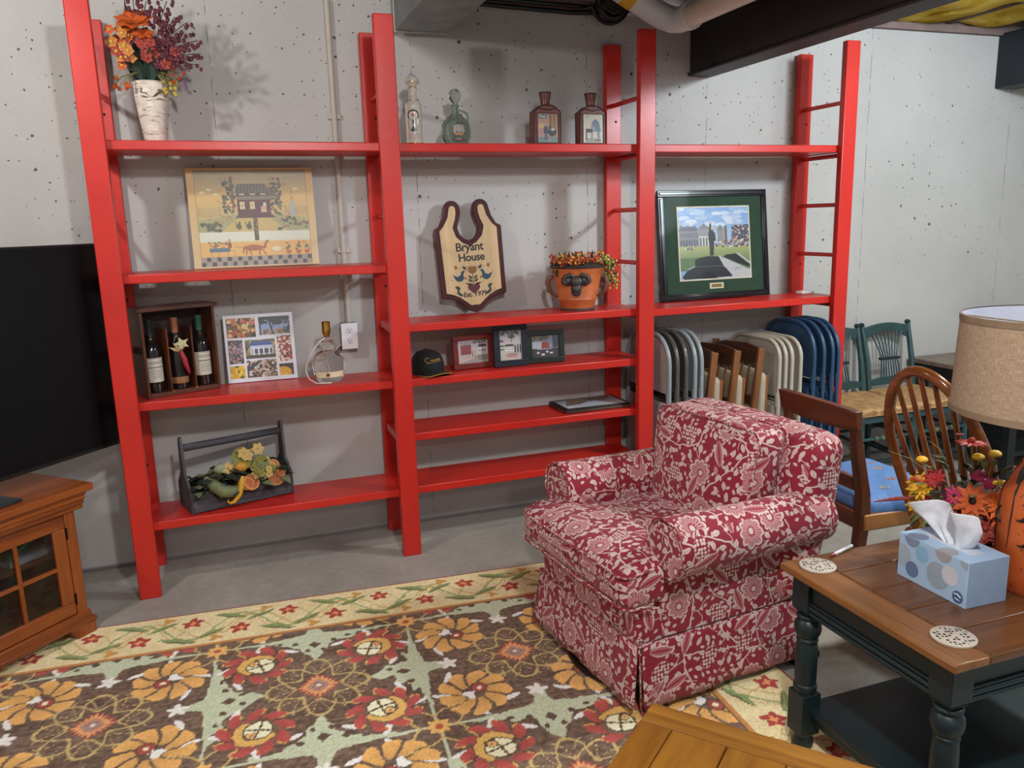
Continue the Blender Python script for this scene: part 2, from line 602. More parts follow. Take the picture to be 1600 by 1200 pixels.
M_beam = pm('dark_brown_beam_paint', '241e1d', .55, var=.25, vs=5, bump=.2, bs=30)
def beam(name, x0, x1, z0, z1):
    mb = MB()
    mb.bx(x0, x1, Y0, -.002, z0, z0 + .018)
    mb.bx(x0, x1, Y0, -.002, z1 - .018, z1)
    mb.bx(x0 + .012, x1 - .012, Y0, -.002, z0 + .018, z1 - .018)
    o = mb.build(name, M_beam, bevel=.006)
    struct(o)
    return o
b1 = beam('ceiling_beam', 3.505, 3.655, 2.307, 2.60)
M_blue = pm('blue_black_beam_paint', '161e26', .5, var=.2, vs=4)
mb = MB(); mb.bx(5.735, 5.92, Y0, -.002, 2.30, 2.625)
struct(mb.build('ceiling_beam.001', M_blue, bevel=.008))
# duct
t_ = NT('galvanised_sheet')
p_ = t_.co()
f_ = t_.vor(t_.mapv(p_, (1, .4, 1)), 26).outputs['Color']
g_ = t_.noise(p_, 7, 4)
f_ = t_.ramp(t_.sep(f_)[0], [(0, c('6a6f70')), (1, c('a2a6a5'))])
M_galv = t_.out(t_.mix(.35, t_.ramp(g_, [(.3, c('6d7273')), (.7, c('9aa0a0'))]), t_.mix(.6, f_, c('85898a'))), .45, .55)
duct = T('air_duct', 'grey galvanised air duct above the second red ladder post from the left', 'duct', (2.025, -.05, 2.452))
MB().bx(-.128, .128, -5.5, 0, 0, .2).build('duct_body', M_galv, duct, .004)
MB().bx(-.133, .133, -.016, .001, -.006, .2).build('end_flange', pm('pale_sheet_edge', 'a9a79f', .5), duct, .002)
# white waste pipe with elbow
M_pvc = pm('cream_plastic_pipe', 'd8cdbd', .35, var=.05)
pp = T('waste_pipe', 'cream plastic waste pipe with elbow beside the dark beam', 'pipe', (3.235, -.36, 2.498))
MB().tube([(0, -.06, 0), (0, -5.5, .0)], .054, 20).build('pipe_run', M_pvc, pp)
el = [(0, -.10, 0), (0, -.01, 0), (-.02, .03, .008), (-.06, .06, .03), (-.11, .075, .06), (-.2, .085, .11), (-.34, .09, .18)]
MB().tube(el, .06, 20).build('elbow', pm('white_plastic_fitting', 'dcd9dc', .3, var=.04), pp)
MB().tube([(0, -.115, 0), (0, -.09, 0)], .066, 20).build('socket_collar', pm('white_plastic_fitting', 'dcd9dc', .3), pp)
MB().tube([el[-2], tuple(np.array(el[-2]) * .6 + np.array(el[-1]) * .4)], .0615, 20).build('yellow_label', pm('yellow_sticker', 'd9a52a', .5), pp)
# wires
M_cable = pm('black_cable', '0d0d0e', .45)
def arc(cx, cy, cz, r, a0, a1, n=16, sx=1, ax='xz', ty=0):
    return [(cx + r * sx * math.cos(a), cy + ty * (a - a0), cz + r * math.sin(a)) for a in np.linspace(a0, a1, n)]
cab = T('cable_run', 'black cables hanging in a loop along the wall top', 'cable', (0, 0, 0))
MB().tube([(2.19, -.05, 2.602), (2.45, -.05, 2.592), (2.8, -.05, 2.583), (3.0, -.055, 2.59), (3.11, -.06, 2.62)], .012, 8).build('cable', M_cable, cab)
MB().tube([(2.19, -.04, 2.63), (2.5, -.045, 2.622), (2.9, -.05, 2.612), (3.12, -.06, 2.63)], .010, 8).build('cable', M_cable, cab)
lp = [(2.86, -.06, 2.60)] + arc(3.0, -.08, 2.64, .105, PI * 1.1, PI * 2.0, 14, 1.0) + [(3.14, -.1, 2.65)]
MB().tube(lp, .011, 8).build('cable_loop', M_cable, cab)
lp = arc(3.0, -.10, 2.64, .085, PI * 1.0, PI * 2.0, 14, .9)
MB().tube(lp, .016, 8).build('cable_loop', M_cable, cab)
for q in range(4):
    MB().tube([(2.90 + .02 * q, -.12 - .015 * q, 2.655), (2.93, -.13 - .012 * q, 2.60 + .008 * q), (3.0 + .02 * q, -.12, 2.575 + .012 * q), (3.07, -.11, 2.60), (3.10 + .01 * q, -.10, 2.655)], .011, 8).build('cable_loop', M_cable, cab)
# conduit + outlet
M_cond = pm('wall_coloured_conduit', 'b7aea4', .6, var=.05)
cd_ = T('conduit', 'thin painted conduit running down the wall to the outlet', 'conduit', (1.596, -.014, 0))
MB().tube([(0, 0, 1.10), (0, 0, 2.608)], .0135, 14).build('conduit_tube', M_cond, cd_)
for z in (1.45, 2.07): MB().bx(-.028, .028, -.004, .013, z - .012, z + .012).tube([(0, 0, z - .012), (0, 0, z + .012)], .0155, 14).build('strap', M_cond, cd_, .002)
ou = T('power_outlet', 'white double power outlet on the wall under the conduit', 'outlet', (1.592, 0, 1.035))
MB().bx(-.036, .036, -.05, -.001, -.058, .066).build('wall_box', pm('grey_steel_box', '8f9192', .5, .3), ou, .003)
cp_ = MB().bx(-.04, .04, -.057, -.05, -.064, .064).build('cover_plate', pm('white_cover_plate', 'e4e4ea', .35, var=.03), ou, .003)
for z in (.028, -.024):
    r = MB().tube([(0, -.057, z), (0, -.0595, z)], .0165, 20).build('receptacle', pm('white_plastic_socket', 'd9d9df', .35, var=.03), ou)
    MB().bx(-.0075, -.0055, -.0602, -.059, z + .000, z + .009).bx(.0055, .0075, -.0602, -.059, z + .001, z + .008).tube([(0, -.0602, z - .007), (0, -.059, z - .007)], .0028, 10).build('slot', pm('dark_slot', '1b1b1b', .6), r)

# ================================================================== RUG
def rug():
    L, Wd = 3.45, 2.55            # local x from -1.89 to 1.558, y from .718 down
    res = .0055
    nx, ny = int(L / res), int(Wd / res)
    x0, y1 = 1.558 - L, .718
    x, y = np.meshgrid(x0 + (np.arange(nx) + .5) * res, y1 - Wd + (np.arange(ny) + .5) * res)
    g = np.random.RandomState(5)
    def nz(s, seed):
        r = np.random.RandomState(seed)
        gx, gy = int(L / s) + 3, int(Wd / s) + 3
        q = r.rand(gy, gx)
        u, v = (x - x0) / s, (y - (y1 - Wd)) / s
        i, j = u.astype(int), v.astype(int)
        fu, fv = u - i, v - j
        fu, fv = fu * fu * (3 - 2 * fu), fv * fv * (3 - 2 * fv)
        return (q[j, i] * (1 - fu) + q[j, i + 1] * fu) * (1 - fv) + (q[j + 1, i] * (1 - fu) + q[j + 1, i + 1] * fu) * fv
    wob = .008
    X = x + (nz(.035, 1) - .5) * wob
    Y = y + (nz(.035, 2) - .5) * wob
    P = .709
    a = np.zeros((ny, nx, 3))
    st = nz(.011, 3) * .5 + np.random.RandomState(8).rand(ny, 1) * .25 + nz(.09, 4) * .25
    br0, br1 = hx('523e33'), hx('806755')
    a[:] = br0 + (br1 - br0) * np.clip(st * 1.5 - .25, 0, 1)[..., None]
    i = np.round(X / P); j = np.round(Y / P)
    u = X - i * P; v = Y - j * P
    red = ((i + j).astype(int) % 2 == 0)
    def put(m, col): a[m] = hx(col)
    au, av = np.abs(u), np.abs(v)
    edge_u = au > av                       # nearest edge is vertical
    n = P / 2 - np.maximum(au, av)         # depth into the cell
    tt = np.where(edge_u, v, u)            # position along the edge
    at = np.abs(tt)
    G = 'b0b797'
    # ogee arcs of the lattice
    sw = nz(.03, 6)
    w_thin = .007 + .05 * np.clip(1 - at / .26, 0, 1) ** 1.6
    put((~red) & (n < .004 + .022 * np.clip(1 - at / .2, 0, 1) ** 1.5), G)
    put((~red) & (n < .085) & (at < .02 + .04 * (1 - n / .085) ** 3), G)
    tree = np.where(n < .05, .22 * np.clip(1 - n / .10, 0, 1), .085 * np.clip(1 - (n - .05) / .13, 0, 1)) * (.55 + .9 * sw)
    put(red & ((n < w_thin) | ((n < .185) & (at < tree))), G)
    put(red & (np.abs(n - .062) < .025 * (1 - at / .022)) & (at < .022), '5d483a')
    put(red & (np.hypot(n - .045, at - .07) < .013), '5d483a')
    put(red & (np.hypot(n - .105, (at - .028) * 1.3) < .012), '5d483a')
    put(red & (np.hypot((n - .028) * 1.6, at - .13) < .012), '5d483a')
    # corner knots
    ku, kv = P / 2 - au, P / 2 - av
    kr = np.hypot(ku, kv)
    put(kr < .036 * (1 + .18 * np.cos(8 * np.arctan2(kv, ku))), 'd8a45a')
    put(kr < .013, 'b4503a')
    # yellow vines
    r = np.hypot(u, v); th = np.arctan2(v, u)
    for k, ph in ((4, 0), (4, PI / 4)):
        rr = .125 + .048 * np.cos(k * (th - ph))
        put(np.abs(r - rr) < .0048 + .003 * nz(.02, 9), 'b79c60')
    rr = .10 + .02 * np.cos(8 * th)
    put((np.abs(np.abs(np.sin(4 * th)) * .11 - (r - .07)) < .0042) & (r < .17) & (r > .08), 'b79c60')
    # vines tying flowers to knots
    d1 = np.abs(np.abs(au - av) - .055 * np.sin((au + av - .5) * 12))
    put((d1 < .0055) & (au + av > .5) & (au + av < .67), 'bb9c58')
    # white sprigs
    for (px, py, ang) in ((.09, .27, .4), (.27, .09, 1.17), (.315, .2, -.4), (.2, .315, 1.97)):
        du, dv = au - px, av - py
        ca, sa = math.cos(ang), math.sin(ang)
        e1, e2 = du * ca + dv * sa, -du * sa + dv * ca
        put((e1 / .034) ** 2 + (e2 / .0105) ** 2 < 1, 'd8d4cf')
    put((~red) & (np.hypot((n - .1) * 1.1, at) < .03 * (1 + .35 * np.cos(5 * np.arctan2(n - .1, tt)))), 'd8cfc6')
    put((~red) & edge_u & (n < .135) & (np.hypot(n - .1, at) < .014), 'd8cfc6')
    # flowers, four to a cell, each looking to the middle
    fu, fv = au - .205, av - .205
    fr = np.hypot(fu, fv); ft = np.arctan2(fv, fu)
    R = fr + (nz(.02, 11) - .5) * .010
    def petals(mask, k, off, r0, r1, gap, flare, col, tw=0.0):
        ph = (ft + off + tw * (R - r0)) * k / (2 * PI)
        pos = np.abs(ph - np.round(ph)) * 2                       # 0 mid petal, 1 between petals
        q = np.clip((R - r0) / (r1 - r0), 0, 1)
        dist = (1 - pos) * PI / k * R
        m = mask & (R > r0) & (dist > gap + flare * q ** 2) & (R < r1 * (1 - .16 * pos ** 2.2))
        a[m] = (hx(col) * (.93 + .14 * q[..., None]))[m]
    petals(red, 9, .35, .096, .126, .022, .010, 'd2a255')
    petals(red, 9, 0, .072, .124, .005, .022, 'ac4942', 6)
    put(red & (R < .068) & (R > .04) & (fu + fv > -.035), 'd0a050')
    hu, hv = fu + .010, fv + .010
    hr = np.hypot(hu, hv)
    put(red & (hr < .050), '57432f')
    put(red & (hr < .045) & (np.abs(hu - .3 * hv) > .004) & (np.abs(hv + .3 * hu) > .004), 'e6d7ad')
    put(red & (np.hypot(hu - .024, hv - .022) < .018), '57432f')
    put(red & (np.hypot(hu - .024, hv - .022) < .014), 'd3a765')
    put(red & (np.hypot(hu - .024, hv - .022) < .005), 'b4503a')
    petals(~red, 9, .2, .040, .128, .0042, .006, 'cf9750', 4)
    put((~red) & (np.hypot(fu + .02, fv + .02) < .031), '57432f')
    put((~red) & (np.hypot(fu + .02, fv + .02) < .025), '9f453d')
    put((~red) & (np.hypot(fu + .02, fv + .02) < .010), 'e5cfae')
    put((~red) & (np.hypot(fu - .018, fv - .012) < .021 * (1 + .3 * np.cos(5 * ft))), 'dcd5cb')
    # diamond
    for s_, col in ((.070, 'ac4f42'), (.060, 'd6925a'), (.041, 'b06a50'), (.035, '96887a'), (.025, 'a8524a'), (.017, '9a8b7c'), (.008, 'e2d6c8')):
        q = np.abs(u) ** 1.15 + np.abs(v) ** 1.15
        put(q < (s_ * (1 + (.14 * np.cos(20 * th) if s_ > .05 else 0))) ** 1.15, col)
    # border
    e = np.minimum(1.558 - x, np.minimum(.718 - y, np.minimum(x - x0, y - (y1 - Wd))))
    top = (.718 - y) <= (1.558 - x)
    s = np.where(top, x, y)                       # along
    e_w = e + (nz(.03, 12) - .5) * .012
    bm = e < .302
    a[bm] = (hx('d9c795') + (hx('cdb886') - hx('d9c795')) * nz(.05, 13)[..., None])[bm]
    Q = .372
    sp = ((s + (nz(.03, 14) - .5) * .012) / Q) % 1.0
    ec = e_w - .15
    cl = np.zeros_like(s)
    def bput(m, col): a[m & bm & (e > .02) & (e < .283)] = hx(col)
    sp2 = sp * 2 * PI
    # tan stems
    bput(np.abs(ec - .078 * np.sin(sp2 + 2.2)) < .0055, 'b99a5b')
    bput(np.abs(ec - .06 * np.sin(2 * sp2 + .6)) < .005, 'b99a5b')
    # green stems and leaves
    bput(np.abs(ec + .085 * np.sin(sp2)) < .0075, '8c9a62')
    for (cx_, ce, ang, ln, wd_) in ((.14, -.075, .45, .15, .017), (.45, -.045, -.5, .13, .014), (.64, .082, .40, .15, .017), (.95, .05, -.5, .13, .014)):
        du = ((sp - cx_ + .5) % 1 - .5) * Q; dv = ec - ce
        ca, sa = math.cos(ang), math.sin(ang)
        e1, e2 = du * ca + dv * sa, -du * sa + dv * ca
        bput((np.abs(e1) < ln / 2) & (np.abs(e2) < wd_ * (1 - (e1 / ln * 2) ** 2)), '7f8d55')
        bput((np.abs(e1) < ln / 2) & (np.abs(e2 - wd_ * .55) < wd_ * .3 * (1 - (e1 / ln * 2) ** 2)), '63613f')
    for cx_, ce in ((.25, .045), (.75, -.05)):
        du = ((sp - cx_ + .5) % 1 - .5) * Q; dv = ec - ce
        rr = np.hypot(du, dv); tt_ = np.arctan2(dv, du)
        bput(rr < .034 * (1 + .26 * np.cos(5 * tt_ + 1.6)), 'a33a34')
        bput(rr < .012 * (1 + .4 * np.cos(4 * tt_)), 'd98f54')
        du2 = ((sp - cx_ + .25 + .5) % 1 - .5) * Q; dv2 = ec - np.sign(ce) * .098
        bput(np.hypot(du2, dv2) < .021 * (1 + .3 * np.cos(3 * np.arctan2(dv2, du2))), 'c08a44')
    put((e < .013), '8d4a3e')
    put((e > .284) & (e < .299), 'b9793f')
    put((e > .299) & (e < .304), '5f4a3a')
    a *= (.93 + .14 * g.rand(ny, nx))[..., None]
    a = a * .86 + a.mean(-1, keepdims=True) * .14
    a = np.clip(a * 1.15 + .03, 0, 1)
    m = paint_mat('hooked_wool_pile', .95, .5, 260, .1)
    th_ = .011
    root = T('area_rug', 'large brown floral area rug with cream flower border', 'rug', (1.215, -1.404, 0), -math.radians(3.7))
    o = pic('pile', a, L, Wd, m, root, Matrix.Translation((x0 + L / 2, y1 - Wd, th_)) @ Matrix.Rotation(-PI / 2, 4, 'X'))
    MB().bx(x0, x0 + L, y1 - Wd, y1, 0.0005, th_ - .0004).build('backing', pm('rug_edge_wool', '7a4438', .95), root, sm=0)
rug()

# ================================================================== RED SHELVING
def m_red():
    t = NT('red_gloss_paint')
    p = t.co()
    g = t.noise(t.mapv(p, (16, 16, 16)), 1.0, 5, .65, .8)
    n = t.noise(p, 3, 3)
    col = t.ramp(n, [(.3, c('bb241c')), (.7, c('c92a20'))])
    chip = t.step(t.noise(p, 38, 5, .75), .735, .76)
    col = t.mix(t.math('MULTIPLY', chip, .7), col, c('d99a86'))
    t.bump(g, .1, .004)
    return t.out(col, .33, spec=.5)
MR = m_red()
def shelving():
    root = T('shelving_unit', 'tall red painted shelving unit of ladder uprights and plank shelves', 'shelves', (0, 0, 0))
    xs = [.610, 1.772, 3.035, 4.248]
    w = .087
    for i, x in enumerate(xs):
        f = MB().bx(x - w / 2, x + w / 2, -.416, -.378, .0, 2.44).build('front_post', MR, root, .004)
        MB().bx(x - w / 2, x + w / 2, -.053, -.015, .0, 2.44).build('back_post', MR, root, .004)
        sh = [1.386, 1.386, 1.10, 1.10]
        for zc in (.328, .593, .855, 1.112 if i < 3 else 1.104, 1.389, 1.655, 1.916, 2.19):
            if i == 3 and zc > 1.3: zc += -.008 + (.006 if zc > 1.5 else 0)
            zr = zc - .038 - .0115
            if i == 0 and zc in (.593, 1.112, 1.655): pass
            MB().tube([(x, -.385, zr), (x, -.046, zr)], .0115, 12).build('rung', MR, root)
        for z in (2.06, 1.27, .5):
            MB().tube([(x + .012, -.0545, z), (x + .012, -.0525, z)], .006, 10).build('peg_hole', pm('dark_hole', '240808', .9), root)
    def shelf(x0, x1, za, zb=None, y1=-.098):
        zb = za if zb is None else zb
        yf, th = -.3775, .038
        vs = [(x0, yf, za - th), (x1, yf, zb - th), (x0, y1, za - th), (x1, y1, zb - th), (x0, yf, za), (x1, yf, zb), (x0, y1, za), (x1, y1, zb)]
        MB().add(vs, [(0, 2, 3, 1), (4, 5, 7, 6), (0, 1, 5, 4), (2, 6, 7, 3), (0, 4, 6, 2), (1, 3, 7, 5)]).build('shelf', MR, root, .004)
    a, b, c_, d = xs
    shelf(a - .035, b - .002, 1.925, 1.920); shelf(b + .002, c_ - .002, 1.918); shelf(c_ + .002, d + .02, 1.917)
    shelf(a - .035, b - .012, 1.396, 1.390)
    shelf(a - .035, b - .002, .862, .857); shelf(b + .002, c_ + .0, .857)
    shelf(a - .035, b - .002, .329); shelf(b + .002, c_ + .0, .331)
    shelf(b - .033, c_ - .002, 1.114)
    shelf(b - .033, c_ + .0, .594)
    shelf(c_ + .002, d + .02, 1.103, 1.107)
shelving()

# ================================================================== THINGS ON THE SHELVES
M_birch = None
def m_birch():
    t = NT('birch_bark')
    p = t.co()
    band = t.noise(t.mapv(p, (14, 14, 150)), 1.0, 4, .7)
    big = t.noise(t.mapv(p, (10, 10, 26)), 1.0, 4, .6, .5)
    col = t.ramp(t.noise(p, 30, 3), [(.3, c('cdbfae')), (.7, c('e6dfd8'))])
    col = t.mix(t.step(band, .56, .62), col, c('8f806e'))
    col = t.mix(t.step(big, .60, .64), col, c('5d5040'))
    t.bump(band, .3, .003)
    return t.out(col, .8)
M_ivory = pm('ivory_glaze', 'cfc8bc', .2, var=.05, coat=.4)
G_leaf = pm('deep_green_leaf', '23382f', .6, var=.25)
G_olive = pm('olive_leaf', '5d6233', .6, var=.25)
G_sage = pm('dried_sage_leaf', '6d7350', .75, var=.3)
G_dkol = pm('dark_olive_dried_leaf', '3d3f2a', .8, var=.3)
G_dark = pm('dark_dried_leaf', '24241c', .8, var=.3)
P_org = pm('orange_petal', 'b9511d', .6, var=.25)
P_apr = pm('apricot_petal', 'be7638', .6, var=.2)
P_mar = pm('maroon_petal', '541d2a', .6, var=.3)
P_rust = pm('rust_petal', '93352a', .6, var=.25)
P_yel = pm('yellow_petal', 'd9a520', .6, var=.15)
P_red = pm('red_petal', 'a8272b', .6, var=.2)
P_pink = pm('magenta_petal', 'a32650', .6, var=.2)
B_red = pm('red_berry', 'a83a22', .3, var=.2)
B_org = pm('orange_berry', 'c85a2a', .3, var=.2)
B_yel = pm('yellow_berry', 'c3b04a', .35, var=.2)
B_grn = pm('green_berry', '6f8030', .4, var=.25)
M_stem = pm('straw_stem', '7a7442', .7)
M_stemd = pm('dark_stem', '3a3324', .7)

def vase_flowers():
    v = T('birch_bark_vase', 'tapered birch bark vase on the top left shelf', 'vase', (.826, -.235, 1.9245))
    MB().lathe([(0, .0), (.042, .0), (.044, .004), (.058, .12), (.071, .236), (.072, .24), (.066, .24), (.064, .22), (.05, .1), (.04, .02), (0, .02)], 32).build('vase_body', m_birch(), v)
    b = T('flower_bouquet', 'orange and burgundy artificial flowers in the birch vase', 'flowers', (.826, -.235, 2.155))
    # dark green leaves rising from the vase
    for i in range(9):
        a = 2 * PI * i / 9
        mb = MB()
        p = Vector((.035 * math.cos(a), .035 * math.sin(a), -.02))
        mb.leaf(p, (math.cos(a) * .35, math.sin(a) * .35, 1), .17, .06, 0, .15, Vector((-math.cos(a), -math.sin(a), .3)))
        mb.build('leaf', G_leaf, b)
    MB().ball((0, 0, .10), .075, 10, sc=(1, .8, 1.1)).build('foliage_core', G_leaf, b)
    # big orange blooms
    for (x, y, z, R, m, k) in ((-.03, -.075, .235, .072, P_org, 7), (-.055, -.06, .215, .05, P_org, 6), (.0, -.08, .185, .045, P_org, 6), (-.02, -.03, .26, .05, P_rust, 7)):
        mb = MB()
        for q in range(3):
            mb.flower((x, y, z - .012 * q), (x * 2, -.6, .7), R * (1 - .22 * q), k, 0, .15 + .5 * q, 0, .12 if q == 2 else 0, .95)
        mb.build('blossom', m, b)
    rs = random.Random(3)
    for i in range(26):
        x = -.05 - .075 * rs.random(); z = .06 + .15 * rs.random() + (.02 if x > -.08 else 0)
        y = -.05 - .05 * rs.random()
        mb = MB().flower((x, y, z), (-.3 + rs.random() * .3, -1, .2), .019 + .006 * rs.random(), 5, 0, .2, 1, .3, 1.0)
        mb.build('small_blossom', [P_apr if rs.random() < .6 else (P_rust if rs.random() < .6 else P_org), B_yel], b)
    for i in range(14):
        x = -.02 + .05 * rs.random(); z = .085 + .07 * rs.random(); y = -.07 - .03 * rs.random()
        MB().flower((x, y, z), (0, -1, .1), .018, 5, 0, .3, 0, 0, .9).build('small_blossom', P_rust, b)
    # burgundy sprays
    def spray(base, d, L, n, m, r=.009, curl=.1):
        mb = MB()
        d = Vector(d).normalized(); sd = d.cross(Vector((0, -1, 0))).normalized()
        pts = [Vector(base) + d * L * t + sd * curl * L * t * t for t in np.linspace(0, 1, 6)]
        mb.tube(pts, .0018, 5, False, 1)
        n = int(n * 1.4)
        for i in range(n):
            t = .2 + .8 * i / max(1, n - 1)
            p = Vector(base) + d * L * t + sd * curl * L * t * t
            o = sd * ((.012 + .012 * rs.random()) * (1 if i % 2 else -1)) + Vector((rs.uniform(-.006, .006), -.008 + rs.uniform(-.012, .006), .004 + rs.uniform(-.007, .007)))
            mb.ball(p + o, r * (1.1 - .3 * t), 6, 0, sc=(1, .6, 1.25))
        mb.build('burgundy_spray', [m, M_stemd], b)
    for (bx_, bz, dx, dz, L, n) in ((-.02, .2, -.12, 1, .15, 12), (.0, .2, .12, 1, .11, 10), (.05, .18, .28, 1, .14, 12), (.06, .15, .8, .75, .14, 12), (.07, .12, 1, .45, .14, 12),
                                    (.08, .1, 1, .22, .13, 12), (.07, .08, 1, .02, .13, 12), (.04, .2, .05, 1, .08, 8), (.07, .17, .5, 1, .1, 9)):
        spray((bx_, -.03 - .03 * rs.random(), bz), (dx, -.2, dz), L, n, P_mar)
    for i in range(40):
        a = rs.random() * 2 * PI; r = .052 * math.sqrt(rs.random())
        MB().flower((.068 + r * math.cos(a), -.05 - .03 * rs.random(), .115 + 1.05 * r * math.sin(a)), (.2, -1, .2), .022, 5, 0, .25, 0, 0, .9).build('burgundy_floret', P_mar if rs.random() < .8 else P_rust, b)
    # drooping berries
    for (sx, n, m, x0, z0) in ((-1, 10, B_org, -.07, -.005), (1, 12, B_yel, .055, -.02), (1, 5, B_red, .09, .03)):
        for i in range(n):
            x = x0 + sx * (.065 * rs.random()) * (1 if sx < 0 else .7); z = z0 + .055 * (rs.random() - .5); y = -.05 - .035 * rs.random()
            mb = MB().ball((x, y, z), .0075 + .002 * rs.random(), 7, 0)
            mb.tube([(x0 * .4, -.03, .05), ((x + x0) * .5, y, z + .035), (x, y, z + .006)], .0012, 5, False, 1)
            mb.build('berry', [m, M_stem], b)
    for (x, z, dx, dz, L) in ((-.055, .24, -.05, 1, .09), (.06, .22, .1, 1, .1), (.03, .22, -.4, 1, .09), (.08, .2, .25, 1, .09)):
        MB().leaf((x, -.02, z), (dx, 0, dz), L, .012, 0, .1, Vector((0, -1, 0))).build('grass_blade', M_stemd, b)
    MB().leaf((.125, -.06, .03), (.25, -.1, -1), .07, .02, 0, .1, Vector((0, -1, 0))).build('mauve_leaf', pm('mauve_leaf', '6d4a63', .6), b)
vase_flowers()

# --- white decanter
def white_decanter():
    r = T('ceramic_decanter', 'tall white ceramic decanter with crest and gold trim', 'decanter', (1.921, -.25, 1.9195))
    MB().lathe([(0, 0), (.039, 0), (.040, .004), (.039, .012), (.0375, .016), (.0375, .165), (.0385, .168), (.0375, .172), (.037, .178), (.030, .192), (.027, .196), (.0275, .2), (.018, .212), (.0165, .235), (.021, .242), (.021, .25), (.017, .254), (0, .256)], 36).build('bottle_body', M_ivory, r)
    MB().lathe([(0, .255), (.018, .256), (.021, .262), (.031, .272), (.0315, .279), (.028, .29), (.018, .303), (.010, .309), (0, .310)], 32).build('stopper', M_ivory, r)
    gold = pm('gold_trim', 'a8803c', .3, .8)
    for z, rr in ((.275, .0315), (.248, .0213), (.008, .0402), (.196, .0283)):
        MB().lathe([(rr - .001, z - .0014), (rr + .0008, z - .001), (rr + .0008, z + .001), (rr - .001, z + .0014)], 36).build('gold_band', gold, r)
    rd = pm('red_enamel', 'a8332c', .35)
    for z in (.03, .044): MB().lathe([(.037, z - .001), (.0381, z), (.037, z + .001)], 36).build('red_band', rd, r)
    dk = pm('dark_enamel', '26302a', .35, var=.3)
    def wrap(pts, m, name, rad=.0379):
        mb = MB(); n = len(pts)
        face = -math.radians(106)
        cx, cz = sum(p[0] for p in pts) / n, sum(p[1] for p in pts) / n
        def P(x, z, q): return (q * math.cos(face + x / rad), q * math.sin(face + x / rad), z)
        vs = [P(x, z, rad) for x, z in pts] + [P(cx, cz, rad + .0002)]
        mb.add(vs, [(i, (i + 1) % n, n) for i in range(n)])
        return mb.build(name, m, r)
    wrap([(-.028, .110), (-.014, .111), (0, .111), (.014, .111), (.028, .110), (.027, .09), (.02, .07), (.01, .06), (0, .056), (-.01, .06), (-.02, .07), (-.027, .09)], dk, 'crest_shield')
    wrap([(-.016, .132), (-.009, .142), (0, .145), (.009, .142), (.016, .132), (.014, .120), (0, .114), (-.014, .120)], pm('crest_cream', 'e2ddd2', .3), 'crest_disc', .0378)
    wrap([(-.003, .118), (.003, .118), (.003, .127), (.010, .127), (.010, .132), (.003, .132), (.003, .141), (-.003, .141), (-.003, .132), (-.010, .132), (-.010, .127), (-.003, .127)], rd, 'crest_cross', .0381)
    wrap([(-.009, .148), (-.005, .154), (-.002, .149), (0, .157), (.002, .149), (.005, .154), (.009, .148), (.006, .145), (-.006, .145)], G_leaf, 'crest_crown')
    for sg in (-1, 1):
        for i in range(7):
            a = -.5 + i * .28
            x, z = sg * (.022 * math.cos(a) + .003), .128 + .022 * math.sin(a)
            wrap([(x - .0045, z), (x, z - .0045), (x + .0045, z), (x, z + .0045)], dk, 'crest_leaf')
    wrap([(-.026, .034), (.026, .034), (.026, .0405), (-.026, .0405)], pm('faded_red_lettering', 'b3746a', .4), 'lettering_band')
white_decanter()

# --- green glass decanter
def green_decanter():
    r = T('glass_decanter', 'round green glass decanter with ship emblem and ball stopper', 'decanter', (2.12, -.25, 1.9195))
    gg = glass('green_bottle_glass', 'b4c8b8', .03, 1.22)
    sc = Matrix.Diagonal((1, .62, 1, 1))
    MB().lathe([(0, .002), (.045, .0), (.052, .006), (.068, .035), (.0725, .062), (.066, .095), (.045, .122), (.022, .138), (.0165, .15), (.0165, .172), (.021, .175), (.021, .18), (.0, .181)], 32, M=sc).build('bottle_body', gg, r)
    MB().lathe([(0, .179), (.010, .18), (.013, .19), (.026, .205), (.030, .223), (.026, .24), (.014, .25), (0, .252)], 24, M=Matrix.Diagonal((1, .8, 1, 1))).build('ball_stopper', glass('pale_green_glass', 'c9d6c6', .02, 1.3), r)
    MB().tube([(.016, 0, .158), (.035, 0, .152), (.052, 0, .145), (.059, 0, .128), (.056, 0, .108), (.05, 0, .1)], .0055, 10).build('handle', gg, r)
    # enamel emblem: sails over a ribbon
    em = Cv(70, 90, '74907c')
    cvs = em
    mb = MB()
    wh = pm('faded_white_enamel', '938f86', .5, var=.1)
    def patch(pts, m, name, off=0):
        vs = []
        for x, z in pts:
            R = max(.02, math.sqrt(max(0, 1 - ((z - .06) / .062) ** 2)) * .0725) if abs(z - .06) < .06 else .03
            y = -.62 * math.sqrt(max(1e-6, R * R - x * x)) - .0012 - off
            vs.append((x, y, z))
        n = len(vs)
        cx = sum(v[0] for v in vs) / n; cz = sum(v[2] for v in vs) / n; cy = min(v[1] for v in vs)
        MB().add(vs + [(cx, cy, cz)], [(i, (i + 1) % n, n) for i in range(n)]).build(name, m, r)
    for (x, z, a, b) in ((0, .088, .011, .014), (-.017, .08, .009, .015), (.017, .082, .009, .015), (0, .066, .013, .012), (-.02, .062, .008, .01), (.02, .064, .008, .01)):
        patch([(x + a * math.cos(t), z + b * math.sin(t)) for t in np.linspace(0, 2 * PI, 9)[:-1]], wh, 'emblem_sail', .0006)
    patch([(-.024, .052), (.024, .054), (.018, .043), (-.018, .043)], pm('orange_enamel', 'b0784a', .5), 'emblem_hull', .0008)
    patch([(-.034, .036), (-.015, .030), (.015, .030), (.034, .037), (.032, .022), (.014, .014), (-.014, .014), (-.032, .021)], wh, 'emblem_ribbon', .001)
    patch([(-.024, .0285), (0, .0255), (.024, .029), (.024, .0235), (0, .0195), (-.024, .0225)], pm('mauve_lettering', '85606c', .5), 'emblem_lettering', .002)
